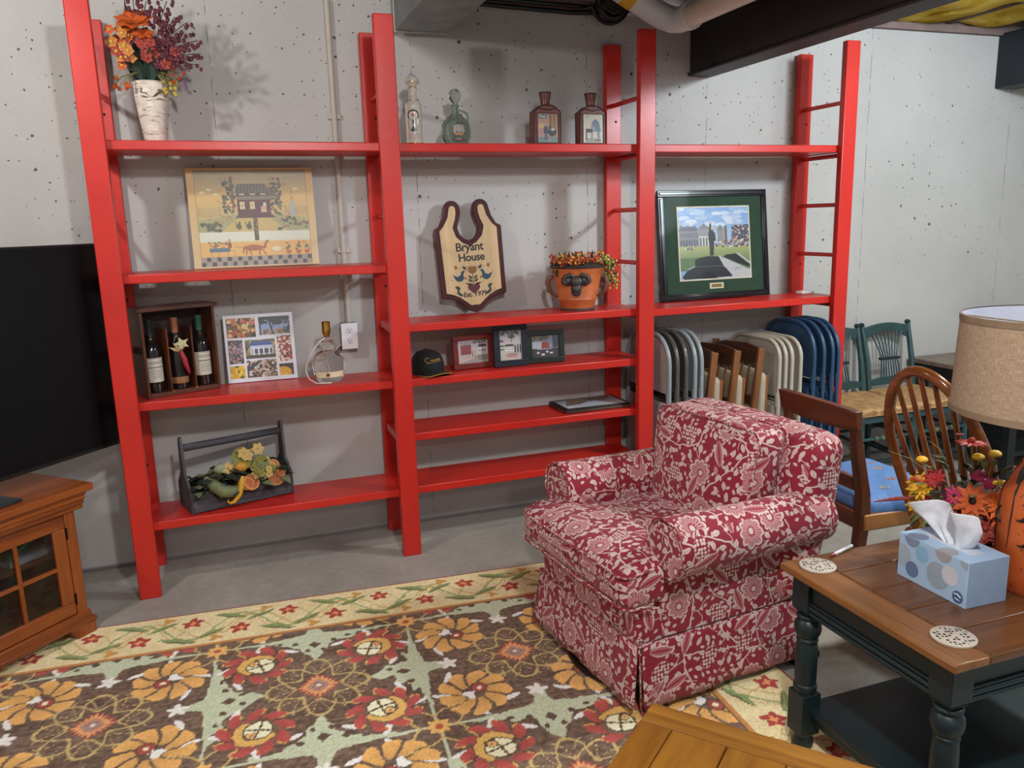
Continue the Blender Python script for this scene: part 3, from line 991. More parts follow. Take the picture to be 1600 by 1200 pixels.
green_decanter()

# --- leather-bound bottles
M_leather = pm('red_brown_leather', '6e3a30', .45, var=.3, vs=50, bump=.3)
M_leadk = pm('dark_leather_edge', '2c1512', .5, var=.3)
def leather_bottle(x, label, arr, nm, ptext):
    r = T('leather_bottle', label, 'bottle', (x, -.25, 1.9195), group='leather-bound bottles on the top shelf')
    w, d, h = .136, .055, .158
    pts = [(-w / 2, 0), (w / 2, 0), (w / 2, h - .002), (w / 2 - .004, h), (.035, h + .022), (.022, h + .027), (-.022, h + .027), (-.035, h + .022), (-w / 2 + .004, h), (-w / 2, h - .002)]
    MB().prism(pts, -d / 2, d / 2).build('bottle_body', M_leather, r, .003)
    mb = MB()
    for q in (-d / 2 - .001, d / 2 + .001):
        mb.tube([(a, q, b) for a, b in pts], .0022, 6, True)
    f = .010
    mb.tube([(-w / 2 + f, -d / 2 - .001, f), (w / 2 - f, -d / 2 - .001, f), (w / 2 - f, -d / 2 - .001, h - f), (-w / 2 + f, -d / 2 - .001, h - f)], .0018, 6, True)
    mb.tube([(-.04, -d / 2 - .001, h + .012), (0, -d / 2 - .001, h + .003), (.04, -d / 2 - .001, h + .012)], .002, 6)
    mb.build('stitched_edge', M_leadk, r)
    t = NT('fluted_copper_cap_' + nm)
    nk = MB().lathe([(0, h + .026), (.0205, h + .026), (.019, h + .03), (.020, h + .052), (.026, h + .078), (.028, h + .086), (.024, h + .088), (0, h + .088)], 24).build('neck_cap', pm('copper_leather', '8a5446', .35, .25, var=.25), r)
    mb = MB()
    for i in range(12):
        a = 2 * PI * i / 12
        mb.tube([(.0195 * math.cos(a), .0195 * math.sin(a), h + .03), (.0205 * math.cos(a), .0205 * math.sin(a), h + .052), (.0285 * math.cos(a), .0285 * math.sin(a), h + .086)], .0019, 6)
    mb.lathe([(.02, h + .082), (.0295, h + .083), (.0295, h + .089), (0, h + .0895)], 24)
    mb.build('cap_flutes', M_leadk, r)
    p = pic('cover_picture', arr, .101, .133, paint_mat('printed_picture', .45), r, TR(0, -d / 2 - .0022, .0125))
    if ptext:
        MB().bx(-.047, -.006, -d / 2 - .0030, -d / 2 - .0024, .124, .142).build('title_block', pm('slate_blue_ink', '4e646f', .5), r)
        text('lettering', 'Post', .018, pm('white_ink', 'd8d8d2', .5), r, TR(-.0265, -d / 2 - .0032, .1275), .0002)
    else:
        text('lettering', 'POST', .009, pm('grey_ink', '6a6a66', .5), r, TR(-.03, -d / 2 - .0026, .132), .0002)
    return r
a = Cv(60, 80, 'a58678')
a.rect(0, 1, 0, .2, '6d7f80'); a.rect(0, .45, .2, .7, 'a8817c'); a.rect(.55, 1, .45, 1, '9a7a5c'); a.rect(.62, .66, .5, 1, '5d4436'); a.rect(.8, .84, .5, 1, '5d4436')
a.rect(.05, .3, .5, .68, 'b8a070'); a.ell(.4, .42, .12, .16, '4a5054'); a.ell(.38, .62, .05, .05, 'b0937e'); a.ell(.72, .36, .22, .14, '3f4547'); a.ell(.62, .52, .07, .08, '454a4a'); a.ell(.75, .46, .1, .05, 'b9aca0')
a.poly([(.3, .1), (.5, .1), (.46, .34), (.36, .34)], '58646a'); a.ell(.6, .1, .03, .06, 'a89a58'); a.ell(.58, .22, .03, .05, '8a7a48')
leather_bottle(2.569, 'leather-bound bottle with a crowded street scene, left of the pair', a.a, 'a', True)
a = Cv(60, 80, 'b9b3a2')
a.rect(0, .06, 0, 1, 'c9c4b4'); a.rect(.94, 1, 0, 1, 'c9c4b4'); a.rect(.08, .92, .02, .16, '8b8676'); a.ell(.62, .6, .22, .2, '5f6d78'); a.poly([(.5, .4), (.92, .4), (.8, .75), (.6, .78)], '5f6d78'); a.poly([(.74, .1), (.84, .1), (.86, .42), (.7, .42)], '6d7b84')
a.rect(.12, .48, .36, .5, '433630'); a.rect(.12, .18, .12, .4, '433630'); a.rect(.42, .47, .14, .4, '433630'); a.ell(.42, .58, .06, .07, 'a08d7c'); a.ell(.55, .5, .1, .06, '7f8a90'); a.rect(.6, .9, .08, .11, '4a4440'); a.ell(.64, .78, .05, .06, '48525a')
leather_bottle(2.808, 'leather-bound bottle with a white-bordered picture, beside the ladder post', a.a, 'b', False)

# --- folk canvas
def folk_canvas():
    k = Cv(300, 240, 'caa964')
    k.grad(.72, 1, 'c9aa66', '8f8a70'); k.grad(.36, .72, 'a5a273', 'caa867')
    k.rect(0, 1, .255, .36, 'ccd2c0'); k.rect(0, 1, .10, .255, 'd3aa62')
    k.poly([(0, .36), (0, .48), (.15, .5), (.3, .54), (.7, .54), (.88, .5), (1, .46), (1, .36)], '9c9a6c'); k.poly([(.2, .36), (.36, .5), (.64, .5), (.8, .36)], 'b9a566')
    k.rect(.36, .66, .52, .77, '562f35'); k.poly([(.33, .5), (.36, .53), (.67, .53), (.70, .5)], '562f35'); k.poly([(.345, .76), (.37, .86), (.63, .86), (.66, .76)], '5b5a56')
    k.poly([(.35, .69), (.37, .73), (.66, .73), (.68, .69)], '77715f')
    for x in np.linspace(.39, .62, 9): k.line(x, .77, x + .004, .855, .0025, '83806f')
    for x in (.41, .505, .6): k.rect(x - .025, x + .025, .74, .756, 'c9bd94')
    for x in (.405, .495): k.rect(x - .022, x + .022, .59, .67, 'c8b98a'); k.line(x, .59, x, .67, .002, '6a4a3a'); k.line(x - .022, .63, x + .022, .63, .002, '6a4a3a')
    k.rect(.57, .62, .56, .66, 'cfc3a4'); k.rect(.57, .595, .62, .66, '343a50')
    for z in (.57, .59, .61): k.rect(.57, .62, z, z + .008, 'a8564a')
    k.rect(.49, .53, .26, .5, '5a4e42'); k.dots(.49, .53, .26, .5, 22, .007, ['8a7a62', '3f3830'])
    k.dots(.24, .34, .55, .92, 60, .015, ['4d5648', '3e483e', '59614c']); k.dots(.66, .76, .52, .92, 60, .015, ['4d5648', '3e483e', '59614c'])
    k.dots(.17, .37, .56, .94, 34, .007, ['a4553e', 'b5684a']); k.dots(.63, .86, .52, .94, 34, .007, ['a4553e', 'b5684a'])
    k.dots(.03, .2, .37, .46, 16, .018, ['4a5444', '57604a']); k.dots(.72, .98, .37, .5, 22, .014, ['4a5444', '57604a']); k.dots(.1, .3, .42, .53, 16, .006, ['a4553e']); k.dots(.72, .98, .4, .52, 18, .006, ['a4553e'])
    for x in np.linspace(.02, .2, 12): k.line(x, .52, x, .62, .0018, '8a7a58')
    k.line(.02, .6, .22, .6, .0018, '8a7a58')
    for x in np.linspace(.8, .98, 9): k.line(x, .54, x, .62, .0018, '9a6048')
    k.poly([(.83, .52), (.89, .52), (.87, .68), (.85, .68)], '9aa4a8'); k.ell(.86, .7, .013, .017, 'b5835e')
    for x in (.36, .45): k.ell(x, .41, .022, .03, '50503f'); k.ell(x + .004, .45, .012, .014, '50503f'); k.line(x - .02, .4, x - .03, .46, .004, '50503f')
    for x, y in ((.12, .8), (.18, .75), (.9, .8), (.06, .77)): k.ell(x, y, .025, .013, 'd6cda4')
    k.line(0, .255, 1, .257, .006, 'c8c6a2')
    # carriage and horse
    for x in (.13, .27): 
        k.ell(x, .13, .035, .04, '8c7a58'); k.ell(x, .13, .03, .035, 'd3aa62')
    k.rect(.08, .26, .15, .19, '4d6a7c'); k.dots(.08, .24, .2, .25, 22, .01, ['6a6a4c', 'a4553e']); k.ell(.26, .22, .018, .035, '8a4c3a'); k.ell(.262, .27, .012, .015, 'b5835e'); k.line(.3, .2, .38, .19, .002, '6b5237')
    k.ell(.47, .185, .085, .032, '9c5f3a'); k.poly([(.52, .18), (.56, .2), (.59, .26), (.62, .25), (.6, .24), (.58, .17)], '9c5f3a'); k.ell(.6, .252, .018, .012, '9c5f3a')
    for x0, x1 in ((.41, .4), (.43, .45), (.53, .52), (.545, .58)): k.line(x0, .17, x1, .11, .006, '9c5f3a')
    k.line(.39, .2, .375, .14, .006, '7d4a2e')
    k.ell(.68, .17, .04, .025, 'd9d0b0'); k.ell(.72, .185, .012, .012, 'c9bf9e'); k.line(.66, .15, .66, .12, .004, 'c9bf9e'); k.line(.7, .15, .7, .12, .004, 'c9bf9e')
    for x in (.79, .88, .96): k.poly([(x - .018, .11), (x + .018, .11), (x + .025, .15), (x - .025, .15)], 'b4603c'); k.dots(x - .02, x + .02, .155, .2, 8, .011, ['5f6a4a']); k.dots(x - .03, x + .03, .2, .24, 4, .007, ['a4452e'])
    k.rect(0, 1, 0, .10, '9a8e80')
    for i in range(22):
        for j in range(2):
            if (i + j) % 2 == 0: k.rect(i / 22 + .004, (i + 1) / 22 - .004, j * .05 + .003, j * .05 + .047, '3a4850')
    k.line(0, 1, 0, 0, .004, '4a4438'); k.line(1, 1, 1, 0, .004, '4a4438'); k.line(0, 1, 1, 1, .004, '4a4438')
    full = Cv(340, 250, 'cdb074')
    full.grad(0, 1, 'c9b48a', 'c29a58')
    H_, W_ = k.a.shape[:2]
    full.a[4:4 + H_, 20:20 + W_] = k.a
    r = T('canvas_painting', 'folk art canvas of a farmhouse, horse cart and checkered border', 'painting', (1.193, -.108, 1.3945), rx=-math.radians(7))
    MB().bx(-.274, .274, -.006, .024, 0, .444).build('stretched_canvas', pm('canvas_edge', 'bfa268', .7), r, .003)
    pic('painted_face', full.a, .548, .444, paint_mat('satin_canvas', .32, .15, 500), r, TR(0, -.0068, 0))
folk_canvas()

# --- wine box
def wine_box():
    r = T('wine_box', 'open dark wooden display box holding three wine bottles', 'box', (.688, -.3215, .8615), math.radians(25))
    wd = wood('dark_stained_pine', '34170b', '6d371a', 2, 1.4, .4)
    wd2 = wood('dark_stained_pine_flat', '34170b', '653218', 0, 1.4, .4)
    L, D, H, th = .325, .135, .392, .012
    MB().bx(0, th, 0, D, 0, H - .02).build('side_board', wd, r, .002)
    MB().bx(L - th, L, 0, D, 0, H - .02).build('side_board', wd, r, .002)
    MB().bx(-.012, L + .012, -.012, D, H - .02, H - .004).build('lid_board', wd2, r, .002)
    MB().bx(th, L - th, 0, D, 0, .02).build('bottom_board', wd2, r, .002)
    MB().bx(th, L - th, D - .008, D, .02, H - .02).build('back_board', pm('dark_backing', '2a1612', .8, var=.3), r)
    for x in (L / 3, 2 * L / 3): MB().bx(x - .003, x + .003, .01, D - .008, .02, H * .74).build('divider', wd, r)
    MB().bx(-.001, .0, .02, D - .02, .19, .22).build('side_slot', pm('dark_slot_wood', '180a06', .7), r)
    MB().bx(th, L - th, .004, .0055, .02, H - .02).build('clear_front', pane_mat('clear_acrylic', '30201c', .02), r)
    MB().bx(L * .33, L * .36, .0, .006, .014, .022).bx(L * .64, L * .67, 0, .006, .016, .024).build('latch', pm('brass_latch', '9a7a4a', .4, .7), r)
    M = r.matrix_basis
    gl = pm('dark_wine_glass', '10100f', .08, var=.1, coat=.6)
    prof = [(0, 0), (.036, 0), (.0375, .006), (.0375, .178), (.034, .198), (.018, .222), (.0145, .232), (.014, .30), (.0155, .302), (.0155, .310), (0, .311)]
    lab = [('wine bottle with dark capsule and cream label, left in the wooden box', '20282a', True), ('wine bottle with copper capsule, star tag and chilli, centre of the wooden box', 'a2694a', False), ('wine bottle with green capsule and white label, right in the wooden box', '2f5a48', True)]
    for i, (lb, cap, has) in enumerate(lab):
        loc = Matrix.Translation(r.location) @ rotm(0, 0, math.radians(25)) @ Vector((L * (i + .5) / 3, .056, .0205))
        b = T('wine_bottle', lb, 'bottle', loc, math.radians(25), group='wine bottles in the display box')
        MB().lathe(prof, 28).build('bottle_glass', gl, b)
        MB().lathe([(.0148, .246), (.0152, .25), (.015, .30), (.0163, .303), (.0163, .312), (0, .3125)], 24).build('capsule', pm('capsule_' + cap, cap, .35, .3), b)
        if has:
            mb = MB(); rr = .0381
            n = 12
            for zz0, zz1, mi, q in [(.045, .150, 0, 0)] + [(z, z + .0022, 1, .0003) for z in (.062, .07, .078, .086, .095)] + [(.107, .113, 1, .0003), (.125, .1285, 1, .0003), (.132, .1355, 1, .0003), (.146, .148, 1, .0003)]:
                hw = 1.25 if mi == 0 else (.55 if zz0 < .1 else .8)
                vs = []
                for t in range(n + 1):
                    a = -PI / 2 + hw * (2 * t / n - 1)
                    vs += [((rr + q) * math.cos(a), (rr + q) * math.sin(a), zz0), ((rr + q) * math.cos(a), (rr + q) * math.sin(a), zz1)]
                mb.add(vs, [(2 * t, 2 * t + 2, 2 * t + 3, 2 * t + 1) for t in range(n)], mi)
            mb.build('paper_label', [pm('wine_label_paper', 'cfc9b8', .7, var=.05), pm('label_print', '8b857a', .7)], b)
        else:
            mb = MB().lathe([(.0378, .024), (.0384, .026), (.0384, .05), (.0378, .052)], 28)
            mb.build('paper_band', pm('tan_band', '96663c', .6), b)
            st = [(.03 * (1 if q % 2 == 0 else .45) * math.cos(PI / 2 + PI * q / 5 + .3), .2 + .03 * (1 if q % 2 == 0 else .45) * math.sin(PI / 2 + PI * q / 5 + .3)) for q in range(10)]
            MB().prism([(x * 1.25 + .008, z) for x, z in st], -.0445, -.0425).build('star_tag', pm('cream_tag', 'c9bf95', .6), b)
            MB().tube([(.0, -.040, .168), (.012, -.044, .13), (.017, -.045, .10), (.026, -.044, .075), (.030, -.042, .058)], [.010, .0125, .011, .0075, .002], 10).build('chilli_pod', pm('red_chilli', '9c2a34', .4), b)
            mb = MB()
            for q in (-1, -.2, .6): mb.leaf((q * .004, -.040, .165), (q * .8 - .2, -.15, .55), .05, .014, 0, .2, Vector((0, -1, 0)))
            mb.build('straw_husk', pm('straw_husk', 'b7a06a', .7), b)
wine_box()

# --- collage
def collage():
    k = Cv(200, 200, 'd7dbe4')
    def cell(x0, x1, y0, y1, base, fn=None):
        k.rect(x0, x1, y0, y1, base)
        m = (k.x > x0) & (k.x < x1) & (k.y > y0) & (k.y < y1)
        old = k.a.copy()
        if fn: fn(x0, x1, y0, y1)
        k.a = np.where(m[..., None], k.a, old)
    fall = ['b5742e', 'a84a34', 'c99a3a', '7a3a24', 'c0684a', '5c5a30', 'd6c07a']
    cell(.04, .45, .66, .95, '2c241a', lambda a, b, y0, y1: k.dots(a, b, y0, y1, 90, .03, fall))
    def trees(a, b, y0, y1):
        k.grad(y0, y1, '9fb0cc', '6f8ac0'); k.dots(a, b, y0, y0 + .08, 40, .02, ['8a6a48', '6a5a48', 'b0884a']); k.dots(a, b, y1 - .1, y1, 60, .03, ['1c1c16', '2a2820']); k.line(.7, y0, .64, y1, .012, '2e241e'); k.line(.52, y0, .52, y1, .012, '2a221c'); k.line(.68, y0 + .1, .8, y1, .006, '2e241e'); k.dots(.85, .95, y0, y1, 25, .02, ['2e2c24', '5a6a80'])
    cell(.50, .95, .68, .95, '8fa4c4', trees)
    cell(.04, .25, .28, .63, '4a3a40', lambda a, b, y0, y1: k.dots(a, b, y0, y1, 110, .016, ['9a7a78', '6a6a84', '8a5a50', 'b09a90', '3a3a34']))
    def house(a, b, y0, y1):
        k.dots(a, b, y0, y1, 60, .03, ['6a6a3c', '8a7a44', 'a88a44', '3c4434']); k.poly([(.33, .53), (.38, .6), (.64, .6), (.68, .53)], '3f568c'); k.rect(.35, .68, .40, .53, 'b7c0d4'); k.rect(.38, .66, .41, .48, '4a4a54')
        for x in (.4, .47, .54, .62): k.rect(x - .008, x + .008, .39, .5, 'dfe3ea')
        k.rect(a, b, y0, .39, '4a4634')
    cell(.28, .71, .34, .62, '5a5a3c', house)
    cell(.745, .95, .27, .655, '8a3a2c', lambda a, b, y0, y1: k.dots(a, b, y0, y1, 130, .018, ['9c4434', 'b8563c', 'd0c0b8', '6a2a20', 'a06050', 'e0d8d4']))
    cell(.04, .25, .06, .25, 'c99a1e', lambda a, b, y0, y1: (k.dots(a, b, y0, y1, 60, .022, ['d9b024', 'c8981c', 'e0c040', '5a5a20'])))
    cell(.28, .71, .06, .315, '4a3830', lambda a, b, y0, y1: (k.dots(a, b, y0, y1, 160, .016, ['8a6450', 'c8b8ac', '5a4030', 'a88870', 'd8d0cc']), k.poly([(.28, .13), (.28, .2), (.45, .31), (.48, .28)], '3a4048')))
    cell(.745, .95, .06, .235, '3a2c20', lambda a, b, y0, y1: (k.ell(.8, .1, .12, .09, 'cf9f1e'), k.dots(.745, .9, y0, .16, 40, .015, ['d9b024', 'c8981c'])))
    r = T('photo_collage', 'square photo collage with white border on the third shelf', 'picture', (1.170, -.108, .861), rx=-math.radians(9))
    MB().bx(-.157, .157, -.004, .012, 0, .316).build('frame_panel', pm('white_panel_edge', 'd5d8e0', .5, var=.04), r, .002)
    pic('collage_print', k.a, .312, .314, paint_mat('photo_print', .35), r, TR(0, -.0046, .001))
collage()

# --- bottle lamp
def bottle_lamp():
    r = T('bottle_lamp', 'clear glass bottle lamp base with brass socket beside outlet', 'lamp', (1.458, -.262, .8595))
    gl = glass('clear_bottle_glass', (.93, .93, .93), .02, 1.28)
    sc = Matrix.Diagonal((1, .68, 1, 1))
    MB().lathe([(0, .004), (.056, .0), (.062, .008), (.066, .03), (.073, .07), (.0725, .1), (.062, .125), (.045, .138), (.032, .146), (.034, .156), (.046, .164), (.046, .174), (.03, .186), (.022, .196), (.022, .208), (.0, .21)], 36, M=sc).build('bottle_glass', gl, r)
    br = pm('brass_socket', 'b78f3c', .25, .9, var=.1)
    MB().lathe([(0, .208), (.012, .208), (.013, .214), (.019, .224), (.0205, .24), (.019, .252), (.0195, .278), (.018, .279), (.018, .25), (0, .25)], 24).build('socket', br, r)
    cm = pm('clear_cord', 'c9bdb4', .2, var=.05)
    MB().tube([(-.012, -.01, .205), (-.04, -.035, .19), (-.075, -.04, .15), (-.1, -.035, .1), (-.108, -.03, .06), (-.095, -.04, .025), (-.065, -.055, .005), (-.03, -.062, .004), (.0, -.064, .004)], .0028, 8).build('cord', cm, r)
    MB().tube([(.02, -.02, .2), (.035, -.03, .175), (.03, -.05, .15), (-.02, -.055, .14), (-.05, -.05, .135), (-.07, -.04, .12), (-.05, -.05, .108), (-.01, -.055, .12)], .0042, 8).build('cord_loop', pm('smoky_cord', '8a7a74', .2), r)
    MB().tube([(.03, -.055, .135), (.05, -.045, .155), (.058, -.03, .16), (.058, -.015, .145), (.04, -.03, .125)], .007, 8).build('cord_plug', pm('dark_plug', '3a2a26', .4), r)
    pts = [(math.cos(a) * .0725, -.68 * .0725 * math.sin(a) - .001) for a in np.linspace(.5, PI - .5, 10)]
    mb = MB()
    for z0, z1, mi in ((.026, .052, 0),):
        vs = []
        for x, y in pts: vs += [(x * .92, y * .96 - .002, z0), (x * .95, y - .002, z1)]
        mb.add(vs, [(2 * i, 2 * i + 1, 2 * i + 3, 2 * i + 2) for i in range(len(pts) - 1)], mi)
    mb.build('paper_label', pm('cream_label', 'd9c7a4', .6), r)
    MB().tube([(-.012, -.0535, .039), (-.012, -.0525, .039)], .0085, 16).build('label_seal', pm('brown_seal', '5a4026', .5), r)
    MB().tube([(.0, 0, .02), (-.004, 0, .08), (-.018, 0, .13), (-.01, 0, .2)], .004, 8).build('inner_cord', cm, r)
bottle_lamp()

# --- trug of dried things
def trug():
    rz = math.radians(15.9)
    r = T('wooden_trug', 'weathered grey wooden tool trug on the lowest left shelf', 'trug', (.819, -.347, .3295), rz)
    wd = wood('weathered_grey_board', '25242a', '5a585e', 0, 1.6, .75, .4)
    wv = wood('weathered_grey_upright', '25242a', '545258', 2, 1.6, .75, .4)
    L, D = .445, .2
    MB().bx(.0, L, 0, .012, .004, .098).build('front_board', wd, r, .002)
    MB().bx(.0, L, D - .012, D, .004, .098).build('rear_board', wd, r, .002)
    MB().bx(.012, L - .012, .012, D - .012, .004, .016).build('bottom_board', wd, r, .002)
    pts = [(0, 0), (D, 0), (D, .11), (D / 2 + .035, .17), (D / 2 + .022, .31), (D / 2 + .012, .335), (D / 2 - .012, .335), (D / 2 - .022, .31), (D / 2 - .035, .17), (0, .11)]
    for x in (-.012, L):
        MB().prism(pts, 0, .012, M=TR(x + .012, 0, 0, 0, 0, PI / 2)).build('end_board', wv, r, .002)
    MB().tube([(0, D / 2, .285), (L, D / 2, .29)], .017, 14).build('handle_bar', wd, r)
    a = T('dried_arrangement', 'dried leaves, gourds and orange slices filling the grey trug', 'dried flowers', (.819, -.347, .345), rz)
    rs = random.Random(12)
    for i in range(84):
        x = .03 + .39 * rs.random(); y = -.01 + .18 * rs.random(); z = .07 + .12 * rs.random() * (1 - abs(x - .25) * 2)
        d = ((x - L / 2) * 2 + rs.uniform(-.5, .5), (y - D / 2) * 4 - .6, rs.uniform(.1, .9))
        MB().leaf((x, y, z - .02), d, .075 + .03 * rs.random(), .045, 0, .4).build('dried_leaf', [G_dark, G_sage, G_dark, G_leaf, G_dkol][i % 5], a)
    MB().cushion((.4, .16, .09), .04, (0, 0, .03), 6, M=TR(L / 2, D / 2, .06)).build('moss_bed', G_dark, a)
    MB().tube([(.06, .0, .14), (.085, -.03, .11), (.12, -.035, .08), (.16, -.03, .066), (.2, -.02, .07)], [.012, .026, .032, .028, .015], 10).build('lotus_pod', G_sage, a)
    MB().ball((.13, .0, .17), .03, 10, sc=(1, .7, .8)).build('sage_bract', pm('pale_sage', '8a9270', .8), a)
    MB().tube([(.215, -.01, .118), (.205, -.028, .085), (.19, -.036, .045), (.165, -.036, .018), (.15, -.034, .014), (.138, -.032, .022), (.143, -.032, .032)], [.017, .016, .0135, .010, .006, .004, .003], 12).build('yellow_gourd', pm('yellow_gourd', 'd09a1c', .4), a)
    MB().ball((.215, -.012, .165), .032, 12, sc=(1, .8, .8)).build('orange_gourd', pm('ochre_gourd', 'b8821e', .5), a)
    sl = [pm('dried_orange_slice', 'b5612e', .6, var=.3), pm('dried_orange_rind', 'c98a50', .6)]
    for (x, y, z, R, tx, tz) in ((.255, -.022, .088, .034, 1.2, .2), (.235, -.026, .085, .026, 1.4, -.3), (.37, -.02, .085, .034, 1.15, -.2), (.395, -.024, .108, .022, 1.3, .5), (.37, .0, .14, .025, 1.1, .1)):
        mb = MB()
        mb.tube([(0, 0, -.003), (0, 0, .003)], R * .86, 18, False, 0, TR(x, y, z, tx, 0, tz))
        mb.tube([(R * math.cos(q), R * math.sin(q), .001) for q in np.linspace(0, 2 * PI, 19)[:-1]], R * .15, 6, True, 1, TR(x, y, z, tx, 0, tz))
        mb.build('orange_slice', sl, a)
    gy = pm('olive_hydrangea', '7d7a34', .8, var=.3)
    for i in range(40):
        q = rs.random() * 6.28; rr = .045 * math.sqrt(rs.random())
        MB().flower((.315 + rr * math.cos(q), -.01 - .03 * rs.random(), .15 + rr * math.sin(q)), (0, -1, .3), .016, 4, 0, .2, 0, 0, 1).build('dried_floret', [gy, pm('straw_floret', 'b59a5a', .8), G_sage][i % 3], a)
    for (x, z) in ((.16, .17), (.25, .215), (.3, .235), (.29, .12), (.235, .225)):
        MB().flower((x, -.015, z), (0, -1, .5), .03, 6, 0, .15, 0, 0, .9).build('straw_flower', pm('straw_flower', 'b89a5c', .8), a)
    MB().lathe([(0, 0), (.05, .0), (.052, .006), (0, .012)], 20, M=TR(.23, .0, .20, 1.1, 0, .2)).build('lotus_seed_head', pm('olive_seed_head', '6f6c30', .8, var=.3), a)
trug()

# --- bib shaped plaque
def plaque():
    r = T('wooden_plaque', 'wooden bib shaped plaque with maroon border and painted birds', 'plaque', (2.232, -.088, 1.1155), rx=-math.radians(4), ry=-math.radians(2.6))
    def outline(k):
        half = [(0, 0 + 1.5 * k), (.03 - k * .3, .012 + k), (.075, .055 + k), (.115, .075 + k), (.172 - k, .085 + k * .9), (.176 - k, .425 - k * .3), (.15 - k * .9, .44), (.128 - k, .48), (.118 - k, .52)]
        half += [(.075 + (.043 - k) * math.cos(a), .52 + (.043 - k) * math.sin(a)) for a in np.linspace(.25, PI, 8)]
        half += [(.032 + k, .50), (.040 + k * .95, .47), (.055 + k, .43), (.045 + k * .9, .395 - k * .4), (.025 + k * .4, .372 - k * .8), (0, .362 - k)]
        return half + [(-x, z) for x, z in reversed(half[1:-1])]
    MB().prism(outline(0), -.012, .010).build('maroon_board', pm('maroon_stain', '45191d', .3, var=.2, vs=8), r, .004)
    MB().prism(outline(.024), -.0145, -.0118).build('outline_groove', pm('near_black_line', '1d0d0c', .5), r)
    face = wood('pale_maple', 'b99a70', 'cfb489', 2, .6, .45, .03)
    MB().prism(outline(.0265), -.0158, -.0125).build('maple_face', face, r)
    blk = pm('black_paint', '15110f', .5)
    text('lettering', 'Bryant', .058, blk, r, TR(-.004, -.0160, .312), .0004, .0012, .0, .95)
    text('lettering', 'House', .055, blk, r, TR(.002, -.0160, .261), .0004, .0012, .0, .95)
    text('lettering', 'Est. 1979', .034, blk, r, TR(.004, -.0160, .082), .0004, .0008, .0, 1.0)
    fy = -.0162
    bl = pm('folk_blue', '1f3d52', .5); gr = pm('folk_green', '26382a', .5); rd_ = pm('folk_red', '581722', .5); gd = pm('folk_gold', '84501c', .5)
    def shape(name, pts, m): MB().prism(pts, fy, fy + .0006).build(name, m, r, sm=0)
    hp = [(.026 * (math.sin(t) ** 3) * 1.25, .122 + .026 * (.8125 * math.cos(t) - .3125 * math.cos(2 * t) - .125 * math.cos(3 * t) - .0625 * math.cos(4 * t)) * 1.15) for t in np.linspace(0, 2 * PI, 25)[:-1]]
    shape('heart', hp, rd_)
    shape('tulip', [(0, .195), (.016, .2), (.022, .215), (.027, .237), (.016, .228), (.010, .237), (.004, .228), (0, .24), (-.004, .228), (-.010, .237), (-.016, .228), (-.027, .237), (-.022, .215), (-.016, .2)], gd)
    MB().tube([(0, fy, .135), (0, fy, .196)], .0016, 6).build('tulip_stem', gr, r)
    for s in (-1, 1):
        for (x, z, ang, L) in ((0, .155, .5, .034), (0, .17, .6, .032), (0, .142, .15, .042)):
            shape('painted_leaf', [(s * (x + .002), z), (s * (x + L * .5 * math.cos(ang) + .004), z + L * .5 * math.sin(ang) - .007), (s * (x + L * math.cos(ang)), z + L * math.sin(ang)), (s * (x + L * .5 * math.cos(ang) - .003), z + L * .5 * math.sin(ang) + .006)], gr)
        cx = s * .072
        bd = [(-.030, .19), (-.018, .168), (.0, .16), (.018, .166), (.026, .18), (.022, .19), (.026, .205), (.034, .21), (.024, .216), (.012, .21), (.008, .195), (-.008, .186), (-.03, .196)]
        shape('painted_bird', [(cx - s * x, z) for x, z in bd], bl)
        lf = [(s * .1, .136), (s * .085, .142), (s * .072, .13), (s * .08, .112), (s * .064, .096), (s * .058, .086), (s * .078, .09), (s * .092, .104), (s * .088, .122)]
        shape('painted_scroll', lf if s > 0 else lf, gr)
        for (x, z) in ((.108, .168), (.112, .182), (.104, .194), (.095, .1), (.104, .11), (.1, .09)):
            shape('painted_dash', [(s * x, z), (s * (x + .012), z + .004), (s * x, z + .003)], gr)
        shape('painted_bud', [(s * .078, .226), (s * .09, .222), (s * .094, .238), (s * .086, .244), (s * .078, .238)], gd)
        shape('painted_leaf', [(s * .03, .218), (s * .048, .222), (s * .05, .24), (s * .034, .232)], gr)
        shape('painted_bud', [(s * .036, .170), (s * .044, .170), (s * .046, .18), (s * .036, .182)], gd)
        MB().tube([(s * .002, fy, .14), (s * .03, fy, .15), (s * .055, fy, .154), (s * .06, fy, .148)], .0008, 5).build('painted_tendril', gd, r)
        MB().tube([(s * .018, fy, .205), (s * .045, fy, .228), (s * .07, fy, .23)], .0008, 5).build('painted_tendril', gr, r)
    MB().lathe([(0, 0), (.008, 0), (.009, .003), (0, .006)], 12, M=TR(0, -.03, 0)).build('clear_stop', glass('clear_bumper', (.9, .9, .9), .1), r)
plaque()

